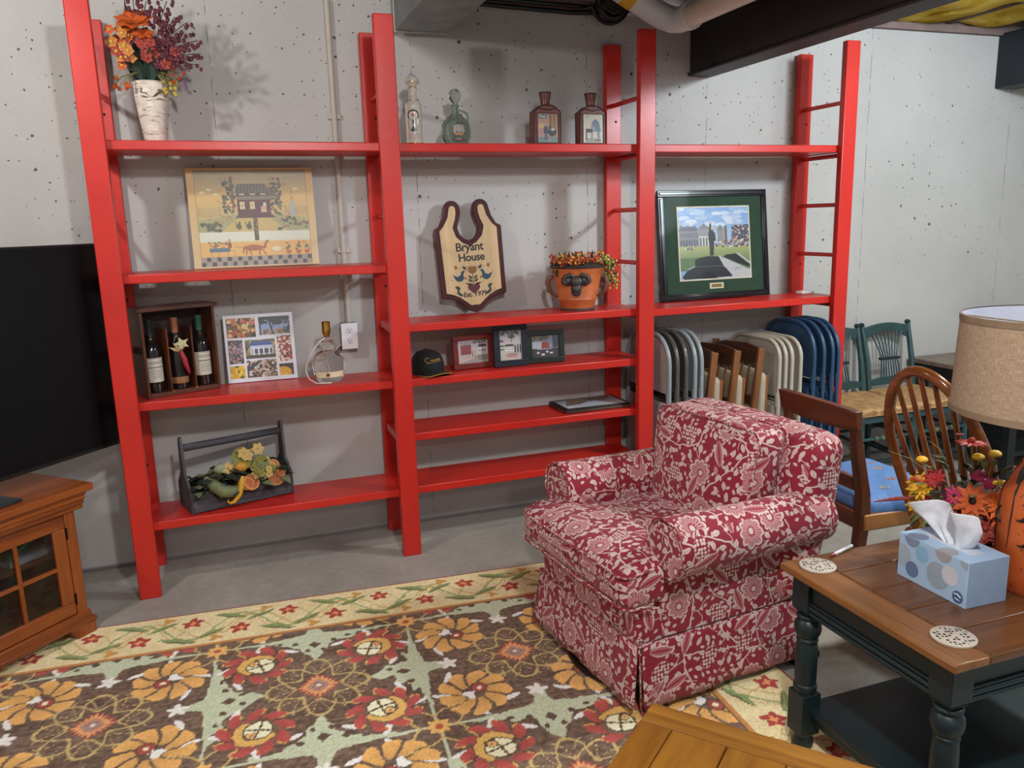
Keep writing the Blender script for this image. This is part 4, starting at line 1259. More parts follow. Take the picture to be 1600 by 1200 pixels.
# --- terracotta pot with berries
def terracotta():
    t = NT('terracotta_glaze')
    p = t.co()
    f = t.noise(t.mapv(p, (8, 8, 20)), 1.0, 5, .7)
    m = t.out(t.ramp(f, [(.3, c('a4512a')), (.55, c('c4693a')), (.75, c('cf8350'))]), .45)
    dk = pm('bronze_patina', '3c3434', .45, .2, var=.4, vs=40, bump=.3)
    r = T('terracotta_pot', 'terracotta pot with dark ram mask and two side handles', 'pot', (2.725, -.255, 1.1145), -.42)
    MB().lathe([(0, 0), (.074, 0), (.083, .012), (.095, .05), (.098, .054), (.1, .058), (.098, .062), (.128, .2), (.135, .212), (.138, .222), (.13, .222), (.118, .2), (.09, .06), (0, .05)], 40).build('pot_body', m, r)
    MB().lathe([(.07, -.0), (.086, .0), (.088, .008), (.083, .014), (.07, .014)], 40).build('dark_foot', pm('dark_foot', '4a3a38', .5), r)
    MB().lathe([(.128, .212), (.139, .214), (.142, .221), (.137, .227), (.128, .226)], 40, cap=False).build('dark_rim', dk, r)
    mk = MB()
    F = TR(-.005, -.112, .15, -.2)
    mk.ball((0, -.004, .0), .034, 12, 0, F, (1, .7, 1)); mk.ball((0, -.010, -.036), .026, 12, 0, F, (1, .8, 1.1)); mk.ball((0, -.006, -.055), .022, 12, 0, F, (1.1, .7, .9))
    for s in (-1, 1):
        mk.ball((s * .043, 0, .008), .031, 12, 0, F, (1, .6, .95)); mk.tube([(s * .01, -.012, .02), (s * .03, -.02, .03), (s * .055, -.018, .022), (s * .065, -.014, .0), (s * .05, -.016, -.015), (s * .038, -.018, -.004)], [.008, .012, .012, .01, .008, .005], 10, False, 0, F)
    mk.build('ram_mask', dk, r)
    for s in (-1, 1):
        MB().tube([(s * .118, -.02, .17), (s * .142, -.025, .165), (s * .15, -.025, .14), (s * .14, -.025, .10), (s * .115, -.02, .075), (s * .1, -.015, .07)], [.008, .012, .013, .011, .009, .006], 10).build('handle', pm('aged_handle', '6a4030', .5, var=.35), r)
    b = T('berry_plant', 'orange and yellow-green artificial berries spilling from terracotta pot', 'plant', (2.725, -.255, 1.33))
    rs = random.Random(21)
    MB().lathe([(0, .0), (.115, .0), (.11, .02), (0, .03)], 20).build('moss_bed', G_dark, b)
    for i in range(38):
        a = rs.random() * 6.28; rr = .14 * math.sqrt(rs.random())
        x, y = rr * math.cos(a), rr * math.sin(a) * .9
        hgt = .03 + .055 * rs.random()
        mb = MB()
        mb.tube([(x * .7, y * .7, 0), (x, y - .01, hgt)], .0015, 5, False, 2)
        for q in range(13):
            tz = .3 + .7 * rs.random()
            mb.ball((x * (.8 + .2 * tz) + rs.uniform(-.018, .018), y - .01 + rs.uniform(-.018, .018), hgt * tz + rs.uniform(-.01, .012)), .0062, 6, 0 if rs.random() < .75 else 1)
        mb.build('berry_spray', [[B_org, B_yel, M_stem], [B_red, B_org, M_stem], [B_org, B_yel, M_stem]][i % 3], b)
    for i in range(9):
        x = .09 + .06 * rs.random(); y = -.05 + .06 * rs.random() - .02
        mb = MB()
        L = .03 + .15 * rs.random() if i > 1 else .17
        for q in range(12):
            tq = rs.random()
            mb.ball((x + .045 * tq + rs.uniform(-.014, .014), y - .03 + rs.uniform(-.016, .016), .045 - L * tq ** 1.4 + rs.uniform(-.01, .01)), .0068, 6, 0 if rs.random() < .55 else 1)
        for q in range(3):
            mb.leaf((x + .03, y - .03, .03 - L * q / 3), (rs.uniform(-1, 1), -.6, rs.uniform(-.6, .3)), .03, .014, 2)
        mb.build('trailing_berries', [B_grn, B_yel, G_leaf], b)
    mb = MB()
    for q in range(10): mb.ball((-.13 + rs.uniform(-.015, .02), -.04, .01 - .06 * rs.random()), .007, 6, q % 2)
    mb.build('trailing_berries', [B_grn, G_dark], b)
    for i in range(10):
        x = rs.uniform(-.11, .12)
        MB().leaf((x, -.03, .03), (rs.uniform(-.4, .4), -.2, 1), .06, .016).build('leaf', G_leaf if i % 2 else G_olive, b)
terracotta()

# --- cap
def cap():
    r = T('baseball_cap', 'black baseball cap with gold script and gold-edged brim', 'cap', (1.925, -.262, .858), math.radians(16))
    ck = pm('black_twill', '0d0e11', .85, var=.2, bump=.2, bs=300)
    prof = [(.078, 0), (.081, .02), (.079, .05), (.07, .08), (.05, .102), (.022, .112), (0, .114)]
    mb = MB().lathe([(.074, .002)] + prof, 30, M=Matrix.Diagonal((1, 1.08, 1, 1)), cap=False)
    mb.build('crown', ck, r)
    MB().ball((0, 0, .115), .006, 8, sc=(1, 1, .6)).build('top_button', ck, r)
    n = 14
    vs, ed = [], []
    for j in range(5):
        q = j / 4
        for i in range(n + 1):
            a = -PI / 2 + 1.05 * (2 * i / n - 1)
            R = .078 + q * .062 * math.cos((2 * i / n - 1) * 1.35)
            x, y = R * math.cos(a), R * math.sin(a) * 1.08
            z = .020 - .018 * (abs(x) / .07) ** 2 - .004 * q
            vs.append((x, y, max(.0015, z)))
    fs = [(j * (n + 1) + i, j * (n + 1) + i + 1, (j + 1) * (n + 1) + i + 1, (j + 1) * (n + 1) + i) for j in range(4) for i in range(n)]
    o = MB().add(vs, fs).build('brim', ck, r)
    so = o.modifiers.new('t', 'SOLIDIFY'); so.thickness = .003; so.offset = 1
    gd = pm('gold_thread', 'b48a2e', .5, .2)
    MB().tube([Vector(v) + Vector((0, -.001, .001)) for v in vs[4 * (n + 1):]], .0022, 6).build('gold_edge', gd, r)
    # script embroidery following the front panel
    def on(x, z):
        R = np.interp(z, [p[1] for p in prof], [p[0] for p in prof])
        return (x, -1.08 * math.sqrt(max(0, R * R - x * x)) - .0012, z)
    mb = MB()
    s1 = [(-.036 + .010 * math.cos(t), .072 + .011 * math.sin(t)) for t in np.linspace(.8, 5.4, 12)]
    s2 = [(-.026 + .058 * t, .070 + .004 * math.sin(t * 34) + .004 * t) for t in np.linspace(0, 1, 34)]
    s3 = [(-.044, .058), (-.02, .061), (.01, .064), (.036, .066)]
    mb.tube([on(*p) for p in s1], .0014, 6); mb.tube([on(*p) for p in s2], .0014, 6); mb.tube([on(x, z + .000) for x, z in s3], .0009, 6)
    mb.build('script_embroidery', gd, r)
cap()

# --- three small framed prints
def small_frame(name, label, loc, rz, w, h, fw, m, arr, lean=6):
    r = T(name, label, 'picture frame', loc, rz, -math.radians(lean), group='small framed prints on the middle shelf')
    mb = MB()
    mb.bx(-w / 2, w / 2, -.009, .009, 0, fw).bx(-w / 2, w / 2, -.009, .009, h - fw, h).bx(-w / 2, -w / 2 + fw, -.009, .009, fw, h - fw).bx(w / 2 - fw, w / 2, -.009, .009, fw, h - fw)
    mb.build('frame', m, r, .002)
    MB().bx(-w / 2 + fw * .8, w / 2 - fw * .8, .0, .007, fw * .8, h - fw * .8).build('backing', pm('print_backing', '8a8078', .8), r)
    pic('print', arr, w - 2 * fw, h - 2 * fw, paint_mat('matte_print', .5), r, TR(0, -.0012, fw))
    return r
a = Cv(90, 60, 'b7aaa6')
a.grad(.5, 1, 'b3a6a4', 'a39aa0'); a.dots(.5, 1, .85, 1, 30, .035, ['6a6460', '57524e']); a.rect(.1, .45, .38, .72, '8a4248'); a.poly([(.08, .7), (.14, .8), (.42, .8), (.47, .7)], '7d4c50')
for x in (.16, .26, .37): a.line(x, .8, x, .88, .006, '5a4a48')
a.poly([(.66, .66), (.7, .78), (.92, .78), (.97, .66)], '3c3a3e'); a.rect(.68, .96, .42, .66, 'c2bcb4'); 
for x in (.73, .82, .9): a.rect(x - .02, x + .02, .46, .56, '55504c')
a.poly([(0, 0), (1, 0), (1, .3), (.5, .35), (0, .15)], '948a86'); a.poly([(0, .04), (.5, .2), (.6, .36), (.5, .36), (.35, .25), (0, .14)], 'bda39c'); a.rect(.66, 1, .1, .34, '77726e')
for x in np.linspace(.04, .55, 8): a.line(x, .25, x, .52, .007, '3c3634')
fr = small_frame('picture_frame', 'red framed print of buildings standing beside the black cap', (2.160, -.262, .860), math.radians(6), .212, .166, .026, pm('red_frame_paint', '6a1a16', .4, var=.15), a.a, 5)
a = Cv(60, 90, 'b5aeac')
a.grad(.55, 1, 'b9b2b0', '8f8c92'); a.dots(0, 1, .86, 1, 40, .05, ['5d5a58', '4a4746']); a.ell(.55, .76, .16, .06, '5a5454'); a.line(.55, .6, .55, .8, .012, '4a4440'); a.rect(0, .18, .6, .68, '7a4448')
a.poly([(.2, .46), (.28, .52), (.6, .52), (.66, .46)], '3a383c'); a.rect(.24, .64, .3, .46, 'd2ccc6')
for x in (.3, .4, .5, .58):
    for z in (.34, .41): a.rect(x - .025, x + .025, z, z + .035, '5a5654')
for x in (.7, .82, .93): a.ell(x, .36, .035, .16, '33373a')
a.rect(0, .2, .34, .38, '4a4a44'); a.rect(0, .2, .46, .5, '4a4a44'); a.poly([(0, 0), (1, 0), (1, .12), (.8, .22), (.3, .2), (0, .06)], 'b9a8a0'); a.ell(.55, .16, .28, .07, 'a08078'); a.rect(.5, .6, .03, .06, 'd8d4d0')
small_frame('picture_frame', 'tall navy framed print of a white house, middle of three frames', (2.344, -.298, .860), math.radians(1), .177, .212, .031, pm('navy_frame_paint', '191f2d', .4, var=.15), a.a, 4)
a = Cv(90, 60, '3c3a44')
a.grad(.4, 1, '8a8c9c', '5a5c6c'); a.dots(0, .6, .8, 1, 40, .05, ['4a4438', '6a5a44', '3a3a34']); a.rect(.75, 1, .4, 1, '43444c'); a.poly([(.35, .4), (.35, .62), (.45, .72), (.62, .66), (.64, .4)], '8c4038'); a.rect(0, 1, 0, .42, '3e3a40'); a.line(.2, .38, .7, .38, .012, 'b0a8b0'); a.line(.6, .38, 1, .44, .01, '8a8490')
for x in np.linspace(.03, .33, 7): a.line(x, .42, x, .7, .014, 'c0c0c8')
for x, z, w_ in ((.22, .22, .09), (.4, .14, .12), (.55, .26, .08), (.7, .2, .12)): a.rect(x - w_ / 2, x + w_ / 2, z - .04, z + .04, 'c8c4cc')
small_frame('picture_frame', 'dark green framed print of a red barn, right of three frames', (2.536, -.283, .860), -math.radians(4), .196, .164, .026, pm('green_frame_paint', '16251f', .4, var=.15), a.a, 5)

# --- frame lying flat
r = T('flat_picture_frame', 'large wood-edged picture frame lying flat on a lower shelf', 'picture frame', (2.80, -.228, .5955), math.radians(1))
fw_ = wood('thin_dark_frame', '2d211b', '5c4636', 0, 1.2, .4)
L, D = .375, .228
MB().bx(-L / 2, L / 2, -D / 2, D / 2, 0, .012).build('lower_frame', fw_, r, .002)
MB().bx(-L / 2 + .003, L / 2 - .003, -D / 2 + .003, D / 2 - .003, .012, .021).build('upper_frame', pm('black_edge', '1d1a1a', .4), r, .002)
a = Cv(110, 70, '8f949c')
a.grad(0, 1, 'c9ccd2', '8a8e96'); a.rect(0, 1, 0, .05, 'e0e0e0'); a.poly([(.05, .3), (.3, .35), (.5, .6), (.7, .62), (.95, .8), (.95, .95), (.2, .9)], '6a5a50'); a.dots(.2, .9, .4, .9, 70, .02, ['7a3a30', '4a443c', '9a8a70', '5a6a80']); a.poly([(.1, .1), (.5, .15), (.9, .5), (.5, .45)], 'b4bccb')
pic('picture_face', a.a, L - .04, D - .04, paint_mat('glossy_print', .12), r, TR(0, -D / 2 + .02, .0214, -PI / 2))

# --- golf picture
def golf():
    k = Cv(190, 180, '7da0c8')
    k.grad(.5, 1, 'a9c0da', '6f97cc'); k.dots(0, 1, .75, .98, 45, .07, ['b9c8da', 'a4b9d4', '8fadd0', 'c4d0dd'], .35)
    k.rect(0, .27, .45, .68, '7c7c84'); k.poly([(0, .68), (.02, .74), (.24, .74), (.27, .68)], '555966')
    for x in (.04, .13, .22): k.poly([(x - .03, .72), (x, .77), (x + .03, .72)], '6a6c78')
    for x in np.linspace(.03, .25, 7): k.rect(x - .01, x + .01, .48, .55, '4a4a54'); k.rect(x - .01, x + .01, .59, .65, '5a5a64')
    k.rect(.26, .44, .46, .7, '8a8a8c'); k.poly([(.26, .7), (.35, .78), (.44, .7)], '77787c'); k.rect(.28, .43, .46, .6, 'c4c4c0')
    for x in (.3, .34, .385, .425): k.rect(x - .01, x + .01, .46, .58, '55565c')
    k.rect(.54, .63, .46, .7, '8a8680'); k.poly([(.53, .68), (.585, .76), (.64, .68)], '7a766f'); k.rect(.64, .68, .48, .74, '6a5a50')
    k.poly([(.74, .6), (.78, .74), (1, .75), (1, .5), (.74, .5)], '4c5468'); k.dots(.74, 1, .5, .74, 90, .014, ['c8a890', '9a7060', '3c4050', 'b0a0a0', '5a4a4a'])
    k.rect(0, 1, .12, .46, '8c9a5c'); k.grad(.12, .46, '4c6a44', 'a8ab70'); k.rect(.0, .3, .12, .3, '567247')
    k.dots(.52, 1, .44, .54, 130, .012, ['c4b4a8', '6a4a48', '3a3c48', 'a89890', '8a3a38', 'd8d4d0']); k.dots(.08, .22, .42, .48, 20, .012, ['d0d0cc', '4a4a4c', 'b09a90'])
    k.poly([(.6, .3), (1, .1), (1, 0), (.6, 0)], 'b4b4b8')
    k.poly([(.6, .3), (.66, .33), (.8, .34), (.9, .28), (1, .18), (1, .14), (.82, .2)], '26272a'); k.line(.82, .34, .99, .2, .014, 'aeb0b2')
    k.poly([(.2, .18), (.21, .27), (.27, .3), (.4, .32), (.52, .31), (.58, .3), (.62, .18)], '202124'); k.poly([(.02, .04), (.1, .13), (.2, .17), (.62, .17), (.74, .02), (.05, .0)], '242528'); k.ell(.4, .0, .1, .1, '0e0e10')
    k.line(.56, .31, .63, .17, .014, 'b8b8ba'); k.line(.1, .14, .2, .18, .008, 'a0a0a4')
    # standing figure with one arm raised
    k.poly([(.42, .32), (.475, .32), (.49, .52), (.42, .52)], '2c2c30'); k.poly([(.415, .5), (.49, .5), (.5, .62), (.48, .68), (.43, .69), (.41, .62)], '23242a'); k.line(.435, .66, .445, .76, .014, '23242a'); k.ell(.447, .79, .012, .02, 'c09a84'); k.ell(.474, .705, .022, .028, 'b8906c'); k.ell(.477, .715, .024, .022, 'c8b08a'); k.line(.495, .64, .505, .54, .011, '23242a')
    for i, (x, z) in enumerate(((.76, .11), (.79, .13), (.82, .115), (.85, .135))): k.line(x, z, x + .025, z + .012, .0035, '3a3a40')
    fr = Cv(190, 180, 'd9d2bc')
    return k.a
r = T('framed_golf_photograph', 'large framed golf photograph with green mat and black frame', 'picture frame', (3.636, -.132, 1.108), 0, -math.radians(7))
bk = pm('black_lacquer_frame', '14121a', .22, var=.1, coat=.3)
Wf, Hf, f_ = .700, .600, .035
for (x0, x1, z0, z1) in ((-Wf / 2, Wf / 2, 0, f_), (-Wf / 2, Wf / 2, Hf - f_, Hf), (-Wf / 2, -Wf / 2 + f_, f_, Hf - f_), (Wf / 2 - f_, Wf / 2, f_, Hf - f_)):
    MB().bx(x0, x1, -.012, .012, z0, z1).bx(x0 + .008, x1 - .008, -.018, -.01, z0 + .008, z1 - .008).build('frame_rail', bk, r, .004)
MB().bx(-Wf / 2 + f_ * .6, Wf / 2 - f_ * .6, -.004, .008, f_ * .6, Hf - f_ * .6).build('green_mat', pm('green_suede_mat', '27402f', .9, var=.15, vs=25), r)
MB().bx(-.234, .234, -.0062, -.004, .105, .512).build('inner_mat', pm('cream_bevel', 'd0c9b4', .8), r)
pic('photograph', golf(), .452, .391, paint_mat('glossy_photo', .3), r, TR(0, -.0068, .113))
MB().bx(-.045, .045, -.0062, -.004, .056, .088).build('plate_mount', pm('cream_mount', 'c9c2a8', .6), r)
MB().bx(-.034, .034, -.0072, -.006, .063, .081).build('brass_plate', pm('engraved_brass', '8a7544', .3, .7), r, .001)
MB().bx(-Wf / 2 + f_ * .7, Wf / 2 - f_ * .7, -.0105, -.0092, f_ * .7, Hf - f_ * .7).build('glazing', pane_mat('picture_glass', '101010', .01), r)
# small leftovers
r = T('plastic_bag', 'crumpled clear plastic bag at the end of right shelf', 'bag', (4.165, -.22, 1.109))
MB().cushion((.085, .06, .014), .006, (0, 0, .006), 6, M=TR(0, 0, .011)).build('clear_bag', pane_mat('clear_bag_plastic', 'e8e4e4', .5), r)
MB().cushion((.03, .02, .01), .004, n=4, M=TR(.03, -.01, .0075, 0, 0, .4)).build('yellow_scrap', P_yel, r)
mb = MB().leaf((-.02, 0, .002), (1, 0, .25), .06, .03, 0, -.2)
tag(mb.build('dried_leaf', pm('tan_dried_leaf', 'a08a6c', .8), loc=(3.46, -.2, 1.9185)), 'small curled dry leaf on the top right shelf', 'leaf')

# ================================================================== FOLDING CHAIRS UNDER THE RIGHT SHELF
def arch(w, h, rc, z0=0, n=8, y0=0):
    """inverted U in the YZ plane, from front foot over the top to the rear foot; y from -w/2 to w/2"""
    p = [(0, y0 - w / 2, z0), (0, y0 - w / 2, h - rc - .2), (0, y0 - w / 2, h - rc)]
    p += [(0, y0 - w / 2 + rc * (1 - math.cos(a)), h - rc + rc * math.sin(a)) for a in np.linspace(0, PI / 2, n)[1:]]
    p += [(0, y0 + w / 2 - rc * (1 - math.sin(a)), h - rc + rc * math.cos(a)) for a in np.linspace(0, PI / 2, n)]
    p += [(0, y0 + w / 2, h - rc - .2), (0, y0 + w / 2, z0)]
    return p
def steel_chair(label, group, m, h, rc, loc, mp=None, w=.445):
    r = T('folding_chair', label, 'folding chair', loc, group=group)
    mp = mp or m
    MB().tube(arch(w, h, rc), .0115, 12).build('tube_frame', m, r)
    wi, hi = w - .024, h - .012
    pts = [(-wi / 2, h - .30), (-wi / 2, hi - rc)] + [(-wi / 2 + rc * (1 - math.cos(a)), hi - rc + rc * math.sin(a)) for a in np.linspace(0, PI / 2, 7)[1:]]
    pts += [(wi / 2 - rc * (1 - math.sin(a)), hi - rc + rc * math.cos(a)) for a in np.linspace(0, PI / 2, 7)] + [(wi / 2, h - .30)]
    MB().prism(pts, -.0035, .0035, M=rotm(0, 0, PI / 2)).build('backrest', mp, r, .002)
    MB().tube(arch(w - .05, h - .36, .05, .03, 5), .0105, 10, M=TR(-.006, 0, 0)).build('rear_legs', m, r)
    MB().cushion((.022, w - .055, .36), .010, (.004, 0, 0), 6, M=TR(-.006, 0, h - .53)).build('seat', mp, r)
    MB().tube([(0, -w / 2, .16), (0, w / 2, .16)], .008, 8).build('front_stretcher', m, r)
    for s in (-1, 1):
        MB().lathe([(0, 0), (.014, 0), (.0145, .028), (.0116, .03)], 12, M=TR(0, s * w / 2, -.001)).build('rubber_foot', pm('grey_rubber_foot', '5a5a58', .8), r)
        MB().bx(-.013, .004, s * (w / 2 - .004) - .008, s * (w / 2 - .004) + .008, h - .36, h - .28).build('hinge_bracket', m, r, .002)
    return r
S_grey = pm('grey_enamel_steel', '8f9599', .3, var=.06)
S_olive = pm('dark_taupe_enamel_steel', '5c5a54', .18, .2, var=.08)
S_beige = pm('beige_enamel_steel', 'b3aa9c', .3, var=.06)
S_blue = pm('navy_enamel_steel', '2a4766', .32, var=.08)
S_pinkish = pm('pale_taupe_enamel_steel', 'a39c9a', .35, var=.05)
g0 = steel_chair('pale grey steel folding chair right behind the third red post', 'steel folding chairs in the left stack', S_grey, .965, .15, (3.135, -.252, .001), S_pinkish)
d0 = steel_chair('dark taupe steel folding chair, first of the two dark ones', 'steel folding chairs in the left stack', S_olive, .968, .15, (3.183, -.25, .001))
dup(d0, (3.236, -.248, .001), 'dark taupe steel folding chair, second of the two dark ones')
dup(g0, (3.290, -.246, .001), 'pale grey steel folding chair right after the two dark ones', swap={'pale_taupe_enamel_steel': S_grey})
dup(g0, (3.330, -.244, .001), 'pale grey steel folding chair touching the first wooden folding chair', swap={'pale_taupe_enamel_steel': S_grey})
e0 = steel_chair('beige steel folding chair touching the last wooden folding chair', 'beige steel folding chairs', S_beige, .893, .10, (3.810, -.252, .001))
for x, l in ((3.852, 'second beige steel folding chair from the wooden ones'), (3.893, 'third beige steel folding chair from the wooden ones'), (3.950, 'beige steel folding chair next to the blue ones')):
    dup(e0, (x, -.25, .001), l)
n0 = steel_chair('navy blue steel folding chair next to the beige ones', 'navy blue steel folding chairs', S_blue, .972, .17, (4.03, -.262, .001))
for x, l in ((4.090, 'second navy steel folding chair from the beige ones'), (4.148, 'third navy steel folding chair from the beige ones'), (4.187, 'navy steel folding chair crossing the last red post')):
    dup(n0, (x, -.268, .001), l)
# wooden ones with padded seats
W_fold = wood('warm_brown_folding_wood', '5a3218', '84512a', 2, .9, .4)
W_foldd = wood('dark_brown_folding_wood', '3a1e10', '5c3520', 1, .9, .4)
M_pad = pm('beige_vinyl_pad', 'a89c89', .55, var=.06, bump=.15, bs=120)
def wood_fold(label, loc):
    r = T('wooden_folding_chair', label, 'folding chair', loc, group='wooden folding chairs with padded seats')
    w, h = .42, .865
    lean = .075
    for s in (-1, 1):
        mb = MB()
        pts = [(-.045, 0), (-.012, 0), (-.008, .35), (.020, .62), (.048, h - .004), (.012, h), (-.018, .62), (-.042, .35)]
        mb.prism(pts, s * w / 2 - .011, s * w / 2 + .011)
        mb.build('stile', W_fold, r, .003)
        MB().prism([(.058, .0), (.085, .0), (.094, .60), (.100, .708), (.070, .708), (.066, .60)], s * (w / 2 - .026) - .010, s * (w / 2 - .026) + .010).build('rear_leg', W_fold, r, .003)
    MB().prism([(-w / 2, 0), (w / 2, 0), (w / 2, .09), (.1, .108), (-.1, .108), (-w / 2, .09)], -.01, .01, M=TR(.022, 0, h - .10, .0, .06, PI / 2)).build('top_rail', W_foldd, r, .003)
    MB().bx(-.012, .006, -w / 2, w / 2, .56, .60).build('lower_rail', W_foldd, r, .002)
    for i in range(5):
        y = -.13 + .065 * i
        MB().tube([(-.004, y, .59), (.020, y, h - .08)], .006, 8).build('back_spindle', W_fold, r)
    MB().cushion((.046, w + .02, .38), .022, (.014, 0, .02), 8, M=TR(.044, 0, .535, 0, .02, 0)).build('padded_seat', M_pad, r)
    MB().bx(.062, .082, -w / 2 + .03, w / 2 - .03, .2, .23).build('stretcher', W_foldd, r, .002)
    return r
w0 = wood_fold('wooden folding chair with beige pad, nearest the grey steel chairs', (3.385, -.245, .001))
dup(w0, (3.525, -.245, .001), 'wooden folding chair with beige pad, middle of the three')
dup(w0, (3.675, -.245, .001), 'wooden folding chair with beige pad, nearest the beige steel chairs')

# ================================================================== TEAL RUSH CHAIRS
M_teal = pm('teal_green_paint', '2b464a', .4, var=.15)
M_teald = pm('dark_teal_paint', '1b2c30', .4, var=.15)
def m_rush():
    t = NT('woven_rush')
    p = t.co()
    x, y, z = t.sep(p)
    ax, ay = t.math('ABSOLUTE', x), t.math('ABSOLUTE', t.math('ADD', y, .0))
    k = t.math('MAXIMUM', ax, ay)
    wv = t.math('SINE', t.math('MULTIPLY', t.math('ADD', k, t.math('MULTIPLY', t.noise(p, 16, 2), .012)), 560))
    f = t.math('ADD', t.math('MULTIPLY', wv, .22), t.noise(p, 22, 4, .6))
    t.bump(wv, .5, .004)
    return t.out(t.ramp(f, [(.25, c('86603a')), (.5, c('b98d5c')), (.8, c('d0aa78'))]), .75)
M_rush = m_rush()
def rush_chair(label, loc, rz):
    r = T('rush_seat_chair', label, 'chair', loc, rz, group='teal chairs with rush seats')
    w = .40
    for s in (-1, 1):
        x = s * w / 2
        MB().tube([(x * .95, .16, 0), (x * .97, .165, .25), (x * .98, .17, .44), (x, .20, .65), (x * 1.03, .255, .86)], [.017, .019, .02, .0185, .016], 12).build('back_post', M_teal, r)
        MB().lathe([(0, .855), (.012, .856), (.019, .866), (.019, .876), (.012, .884), (0, .886)], 14, M=TR(x * 1.035, .258, 0)).build('finial', M_teald, r)
        MB().lathe([(0, 0), (.013, 0), (.016, .05), (.019, .1), (.0165, .14), (.021, .16), (.0165, .18), (.02, .2), (.018, .3), (.023, .36), (.017, .38), (.023, .4), (.024, .455), (.018, .468), (0, .47)], 16, M=TR(s * .215, -.215, 0)).build('front_leg', M_teal, r)
        for z in (.14, .28): MB().tube([(s * .2, .17, z + .02), (s * .212, -.215, z)], .0095, 10).build('side_stretcher', M_teald, r)
        MB().bx(s * .2 - .012, s * .2 + .012, -.2, .16, .405, .435).build('seat_rail', M_teal, r, .003)
    # crest
    n = 16
    fr = [(-w / 2 + w * i / n, .855 + .022 * math.sin(PI * i / n) ** 1.2) for i in range(n + 1)]
    bo = [(-w / 2 + w * i / n, .775 + .052 * math.sin(PI * i / n)) for i in range(n + 1)]
    MB().prism(fr + bo[::-1], -.010, .010, M=TR(0, .248, 0, -.0)).build('crest_rail', M_teal, r, .003)
    MB().prism([(-w / 2, .50), (w / 2, .50), (w / 2, .535), (.1, .548), (-.1, .548), (-w / 2, .535)], -.009, .009, M=TR(0, .178, 0)).build('lower_rail', M_teal, r, .003)
    for i in range(8):
        q = (i - 3.5) / 3.5
        MB().tube([(q * .085, .18, .54), (q * .075, .194, .62), (q * .066, .205, .665), (q * .09, .222, .73), (q * .145, .246, .835 + .01 * (1 - q * q))], .0045, 8).build('back_rod', M_teal, r)
    MB().bx(-.088, .088, .190, .212, .652, .668).build('sheaf_bar', M_teald, r, .003)
    mb = MB().cushion((.46, .43, .055), .024, (0, 0, -.012), 8)
    mb.v = [(x * (1 + .06 * (-y / .2)), y, z) for x, y, z in mb.v]
    mb.build('rush_seat', M_rush, r, loc=(0, -.03, .458))
    MB().bx(-.205, .205, -.225, -.205, .395, .43).build('front_rail', M_teal, r, .004)
    gold = pm('worn_gold_paint', '6d6a48', .45, var=.3)
    for z, m in ((.16, M_teald), (.30, M_teal)):
        MB().tube([(-.21, -.215, z), (-.08, -.215, z), (-.04, -.215, z), (0, -.215, z), (.04, -.215, z), (.08, -.215, z), (.21, -.215, z)], [.009, .011, .015, .011, .015, .011, .009], 12).build('front_stretcher', m, r)
    for x in (-.09, -.04, .0, .04, .09): MB().tube([(x - .009, -.215, .30), (x + .009, -.215, .30)], .0158, 12).build('gilt_band', gold, r)
    MB().tube([(-.19, .165, .24), (.19, .165, .24)], .0095, 10).build('rear_stretcher', M_teald, r)
    r.scale = (.88, 1, 1)
    return r
rc = rush_chair('teal chair with sheaf back and rush seat, fully clear of the red post', (4.912, -.325, .001), .0)
dup(rc, (4.505, -.335, .001), 'teal rush seat chair partly hidden behind the last red post')

# black sideboard with wood top in the corner
r = T('side_table', 'black table with grey-brown top against the wall behind the lamp', 'table', (5.72, -.42, 0))
MB().bx(-.55, .75, -.36, .40, .60, .63).build('table_top', wood('grey_brown_top', '5d4c40', '8a786a', 0, .8, .35), r, .006)
blk = pm('black_table_paint', '101416', .5, var=.2)
MB().bx(-.50, .70, -.32, .37, .49, .60).build('apron', blk, r, .004)
for sx in (-.48, .66):
    for sy in (-.30, .34): MB().bx(sx - .028, sx + .028, sy - .028, sy + .028, 0, .49).build('leg', blk, r, .004)
MB().bx(-.46, .66, -.28, .34, .12, .15).build('lower_shelf', blk, r, .003)

